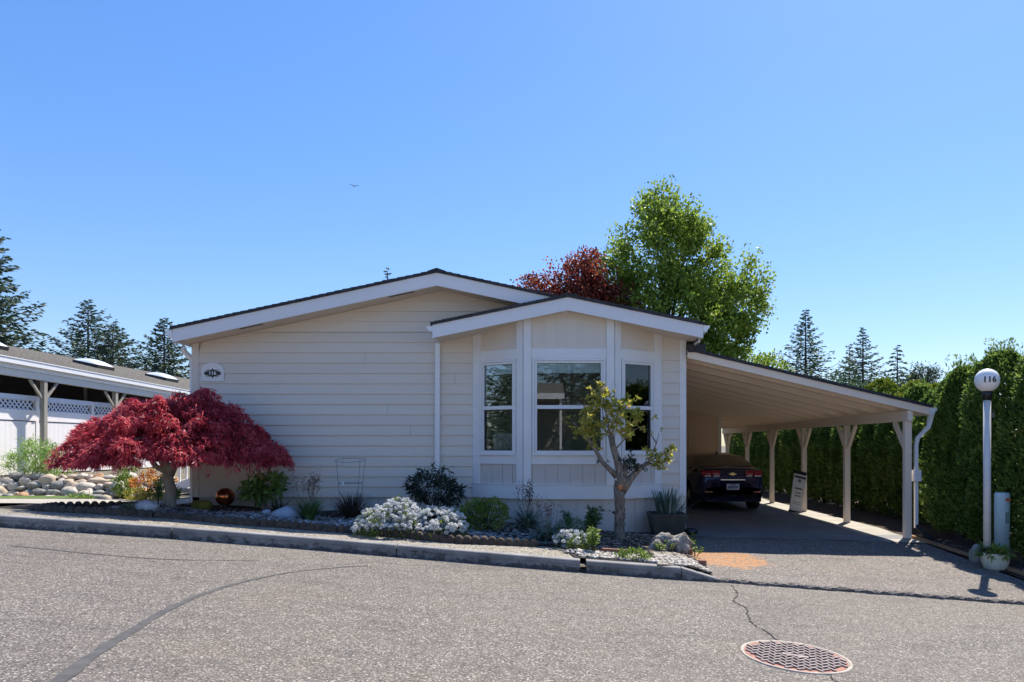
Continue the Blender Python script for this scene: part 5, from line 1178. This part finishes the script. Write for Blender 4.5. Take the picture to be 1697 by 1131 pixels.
sh_at('bamboo_shrub', 62, 790, 14.7, [((0, 0, .36), (.52, .35, .32)), ((.35, 0, .30), (.45, .35, .28)), ((-.35, 0, .25), (.3, .3, .25)), ((0, 0, .6), (.3, .25, .16))], 'bamboo_leaf', 'feathery light green bamboo like shrub beside the white fence', 'shrub', 210, 12, .07, .13, .016, 80, stems=18, up=.5)
sh_at('fence_shrub', 213, 783, 16.8, [((0, 0, .13), (.27, .22, .15))], 'azalea_leaf', 'small round green shrub on top of the boulder bank', 'shrub', 120, 8, .03, .06, .02, 81, stems=6)
sh_at('yellow_shrub', 205, 828, 13.3, [((0, 0, .25), (.16, .15, .25))], 'lime_leaf', 'upright yellow green shrub in front of the boulder bank', 'shrub', 80, 9, .03, .07, .026, 82, stems=6)
sh_at('orange_shrub', 240, 826, 13.2, [((0, 0, .28), (.28, .2, .14)), ((.1, 0, .42), (.14, .14, .12))], 'orange_leaf', 'orange and red leaved shrub left of the maple trunk', 'shrub', 70, 8, .03, .07, .026, 83, stems=6)
sh_at('golden_shrub', 246, 836, 12.9, [((0, 0, .12), (.38, .2, .13)), ((-.2, 0, .16), (.2, .2, .12))], 'yellow_leaf', 'low golden yellow shrub in front of the orange one', 'shrub', 120, 8, .03, .055, .022, 84, stems=6)
sh_at('green_shrub', 272, 832, 13.0, [((0, 0, .14), (.26, .2, .16)), ((0, 0, .38), (.16, .16, .12))], 'peony_leaf', 'leafy green shrub right behind the maple trunk', 'shrub', 100, 8, .03, .07, .03, 85, stems=6)
sh_at('lawn_weeds', 135, 832, 13.35, [((0, 0, .08), (.22, .12, .08))], 'lime_leaf', 'tuft of light green plants at the foot of the boulders', 'plant', 50, 8, .03, .06, .02, 86, stems=0)
# white stair railing at the side of the house
XR0 = F_(281, 15.4, 0)[0]; rail = tag(empty('stair_railing', (XR0, 15.4, .5)), 'white side stair with balusters between the maple trunk and the house corner', 'stair railing')
MB().box(-.07, .07, -.07, .07, 0, 1.0).build('newel_post', 'fence_vinyl', rail, .01)
MB().box(-.07, 1.6, .0, .06, 1.0, 1.07).build('handrail', 'fence_vinyl', rail)
for i in range(8): MB().box(.20 + .15 * i, .235 + .15 * i, .01, .045, .12 + .03 * i, 1.0).build('baluster', 'fence_vinyl', rail)
mb = MB(); mb.prism([(.07, .02), (1.6, .62), (1.6, .80), (.07, .22)], .05, Matrix.Translation((0, -.03, 0))); mb.build('stringer', 'fence_vinyl', rail)
MB().box(.2, 1.6, -.1, .5, .04, .14).build('step', 'neighbour_wood', rail)
# white vinyl fence with lattice top
XF = -11.92; fence = tag(empty('vinyl_fence', (XF, 12, .9)), 'white vinyl fence with a lattice top on the neighbour side', 'fence')
FZ0, FZ1, FZ2, FZ3 = .0 + .06, 1.27, 1.52, 1.84
for i in range(8):
    y0 = 1.9 * i; y1 = y0 + 1.9
    mb = MB(); k = int(1.78 / .15)
    for j in range(k): mb.box(0, .03, y0 + .07 + j * .1483, y0 + .07 + (j + 1) * .1483 - .006, FZ0, FZ1 - .02)
    mb.box(-.0, .016, y0 + .06, y1 - .06, FZ0, FZ1 - .02); mb.build('fence_panel', 'fence_vinyl', fence)
    MB().box(-.02, .045, y0 + .05, y1 - .05, FZ1 - .0, FZ1 + .045).build('rail', 'fence_vinyl', fence)
    MB().box(-.01, .04, y0 + .05, y1 - .05, FZ1 + .047, FZ2 - .01).build('mid_board', 'fence_vinyl', fence)
    MB().box(-.02, .05, y0 + .05, y1 - .05, FZ3 - .115, FZ3).build('top_rail', 'lattice_shaded', fence)
    mb = MB(); zl0, zl1 = FZ2 - .01, FZ3 - .117; hh = zl1 - zl0; yy = y0 + .05
    while yy < y1 - .05:
        for s in (1, -1):
            ya, yb_ = (yy, yy + hh) if s > 0 else (yy + hh, yy)
            xo = .012 if s > 0 else .022
            za, zb = zl0, zl1
            if max(ya, yb_) > y1 - .05: continue
            w2 = .024; mb.add([(xo, ya - w2, za), (xo, ya + w2, za), (xo, yb_ + w2, zb), (xo, yb_ - w2, zb), (xo + .008, ya - w2, za), (xo + .008, ya + w2, za), (xo + .008, yb_ + w2, zb), (xo + .008, yb_ - w2, zb)], [(0, 1, 2, 3), (7, 6, 5, 4), (0, 4, 5, 1), (1, 5, 6, 2), (2, 6, 7, 3), (3, 7, 4, 0)])
        yy += .125
    mb.build('lattice', 'lattice_shaded', fence)
    MB().box(-.05, .028, y0 - .05, y0 + .05, -.2, FZ3 - .01).build('post', 'fence_vinyl', fence)
# neighbour building: carport edge, posts, roof with skylights, dark wall behind
nb_ = tag(empty('neighbour_house', (-11.6, 12, .9)), 'long low neighbour building with a brown shingle roof and cream gutter', 'house')
NO = Vector((-11.6, 12, .9))
def nbuild(mb, name, m, parent=nb_): o = mb.build(name, m, parent); o.data.transform(Matrix.Translation(-NO)); return o
def nz(y): return 3.50 - .019 * (y - 14.2)
mb = MB(); ya, yb_ = 9.0, 42.0
m_ = 26
def rz_(q, y): return nz(y) + (4.93 - nz(y)) * q
for i in range(m_):
    q0, q1 = i / m_, (i + 1) / m_; x0, x1 = -11.55 - 6.5 * q0, -11.55 - 6.5 * q1
    mb.add([(x0, ya, rz_(q0, ya)), (x0, yb_, rz_(q0, yb_)), (x1, yb_, rz_(q1, yb_) - .014), (x1, ya, rz_(q1, ya) - .014)], [(0, 1, 2, 3)])
    mb.add([(x0, ya, rz_(q0, ya)), (x0, yb_, rz_(q0, yb_)), (x0, yb_, rz_(q0, yb_) - .03), (x0, ya, rz_(q0, ya) - .03)], [(0, 1, 2, 3)])
mb.add([(-18.05, ya, 4.93), (-18.05, yb_, 4.93), (-25, yb_, nz(yb_)), (-25, ya, nz(ya))], [(0, 1, 2, 3)])
mb.add([(-11.6, ya, nz(ya) - .02), (-11.6, yb_, nz(yb_) - .02), (-18.05, yb_, 4.8), (-18.05, ya, 4.8)], [(3, 2, 1, 0)])
nroof = nbuild(mb, 'roof', 'shingle_brown')
def ybar(mb, x0, x1, z0, z1):         # bar following the slightly falling eave
    mb.add([(x0, ya, nz(ya) + z0), (x1, ya, nz(ya) + z0), (x1, yb_, nz(yb_) + z0), (x0, yb_, nz(yb_) + z0), (x0, ya, nz(ya) + z1), (x1, ya, nz(ya) + z1), (x1, yb_, nz(yb_) + z1), (x0, yb_, nz(yb_) + z1)], [(0, 3, 2, 1), (4, 5, 6, 7), (0, 1, 5, 4), (1, 2, 6, 5), (2, 3, 7, 6), (3, 0, 4, 7)])
mb = MB(); ybar(mb, -11.60, -11.58, -.23, -.01); ybar(mb, -11.578, -11.50, -.13, -.115); ybar(mb, -11.50, -11.488, -.13, .0); ybar(mb, -11.488, -11.475, -.02, .0); nbuild(mb, 'gutter', 'gutter_white')
mb = MB(); ybar(mb, -11.70, -11.60, -.385, -.235); nbuild(mb, 'beam', 'neighbour_trim')
for i in range(9):
    y = 13.1 + 2.56 * i; o = nbuild(MB().box(-11.7, -11.6, y - .05, y + .05, .7, nz(y) - .387), 'post', 'neighbour_wood')
    b = MB()
    for s in (-1, 1): b.tube([(-11.65, y, nz(y) - .85), (-11.65, y + s * .42, nz(y) - .40)], .034, 4, square=True)
    bo = b.build('brace', 'neighbour_wood', o); bo.data.transform(Matrix.Translation(-NO))
mb = MB(); mb.box(-15.6, -15.5, ya, yb_, .5, 3.9); nbuild(mb, 'wall', 'neighbour_wall')
mb = MB()
for i in range(14): mb.box(-15.5, -15.46, 10 + 2.1 * i, 10.12 + 2.1 * i, .9, 3.8)
nbuild(mb, 'batten', 'neighbour_trim')
for i, (u, x, lb) in enumerate(((155, -15.1, 'larger domed skylight nearest the street on the brown roof'), (268, -15.1, 'domed skylight farther along the brown roof near the beige house'), (-32, -15.3, 'domed skylight at the left edge of the photo'))):
    y = abs(x) * F / (U0 - u); z = rz_((-11.55 - x) / 6.5, y)
    sk_ = tag(empty('skylight', (x, y, z)), lb, 'skylight', 'skylights on the neighbour roof'); sk_.rotation_euler = (0, math.atan(.21), 0)
    MB().box(-.42, .42, -.42, .42, -.05, .10).build('curb', 'black_paint', sk_)
    g_ = 12; vs = [(-.40 + .8 * i_ / g_, -.40 + .8 * j_ / g_, .10 + .14 * ((1 - (2 * i_ / g_ - 1) ** 2) * (1 - (2 * j_ / g_ - 1) ** 2)) ** .45) for j_ in range(g_ + 1) for i_ in range(g_ + 1)]
    mb = MB(); mb.add(vs, [(j_ * (g_ + 1) + i_, j_ * (g_ + 1) + i_ + 1, (j_ + 1) * (g_ + 1) + i_ + 1, (j_ + 1) * (g_ + 1) + i_) for j_ in range(g_) for i_ in range(g_)], True); mb.build('dome', 'skylight_dome', sk_)

# ------------------------------------------------------------------ across the street (mirrored in the window panes)
oh = tag(empty('opposite_house', (0, -7, .2)), 'beige house with an open carport across the street, mirrored in the bay window', 'house')
mb = MB(); mb.box(-14, -1.2, -12, -5.5, -.3, 4.0); mb.build('wall', 'siding_paint', oh)
mb = MB(); mb.box(-1.2, 1.0, -12, -11.8, -.3, 4.0); mb.build('back_wall', 'neighbour_wood', oh)
mb = MB(); mb.add([(-14.4, -5.0, 4.0), (.65, -5.0, 4.0), (.65, -12.5, 4.0), (-14.4, -12.5, 4.0), (-14.4, -5.0, 4.12), (.65, -5.0, 4.12), (.65, -12.5, 4.12), (-14.4, -12.5, 4.12), (-14.4, -8.7, 5.0), (.65, -8.7, 5.0)], [(3, 2, 1, 0), (0, 4, 5, 1), (4, 8, 9, 5), (8, 7, 6, 9), (1, 5, 9, 6, 2), (0, 3, 7, 8, 4)]); rf = mb.build('roof', 'shingle_brown', oh)
MB().box(-14.4, .68, -4.99, -4.9, 3.84, 4.14).build('gutter', 'gutter_white', rf)
MB().box(.42, .54, -5.15, -5.03, -.2, 3.99).build('post', 'trim_white', oh)
oh2 = tag(empty('opposite_shed', (5, -11, .0)), 'white trimmed low building farther back across the street', 'shed')
mb = MB(); mb.box(0, 7, -4, 0, -.4, 2.2); mb.build('wall', 'neighbour_wood', oh2); mb = MB(); mb.box(-.3, 7.3, -4.3, .3, 2.2, 2.45); mb.build('roof', 'trim_white', oh2)
for i, (x, y, h, r) in enumerate(((3.2, -17, 9.5, 3.4), (8.5, -21, 9, 3.6), (-6, -22, 9.5, 3.8), (14, -16, 5.5, 3.0), (-15, -20, 11, 4.2), (-20, -9, 9, 3.6), (-31, -6, 11, 4.5), (-36, -9, 12, 4.5), (-27, -7, 9, 3.8), (1.5, -26, 13, 5.0))):  # last four firs are added to darken the pane reflections
    conifer('fir_tree', (x, y, 0), h, r, ['fir across the street mirrored right of centre in the panes', 'fir far right across the street', 'fir behind the opposite house', 'low fir across the street facing the driveway', 'tall fir behind the opposite house on the left', 'fir beside the opposite house at far left', 'added dark fir far left across the street, darkening the left pane reflection', 'tallest added fir far left across the street, darkening the left pane reflection', 'added fir nearer the opposite house far left, darkening the left pane reflection', 'added broad fir darkening the middle of the centre pane reflection'][i], 500 + i, nb=70, dens_=30, L=.7)

# ------------------------------------------------------------------ the gull, far off
x, z = F_(587, 60, 309); bird = tag(empty('flying_gull', (x, 60, z), R(20)), 'small grey bird gliding high in the blue sky', 'bird'); bird.scale = (.75, .75, .75)
mb = MB(); mb.sphere((0, 0, 0), .07, 12, 8, (1, 2.6, .9)); mb.add([(-.02, .12, .0), (.02, .12, .0), (.06, .30, .0), (-.06, .30, .0)], [(0, 1, 2, 3)])
mb.add([(.03, -.10, .03), (.34, -.13, .13), (.68, .02, .06), (.36, .03, .12), (.03, .12, .03)], [(0, 1, 2, 3, 4)]); mb.add([(-.03, -.10, .03), (-.34, -.13, .13), (-.68, .02, .06), (-.36, .03, .12), (-.03, .12, .03)], [(4, 3, 2, 1, 0)])
mb.build('body', 'bird_feather', bird)
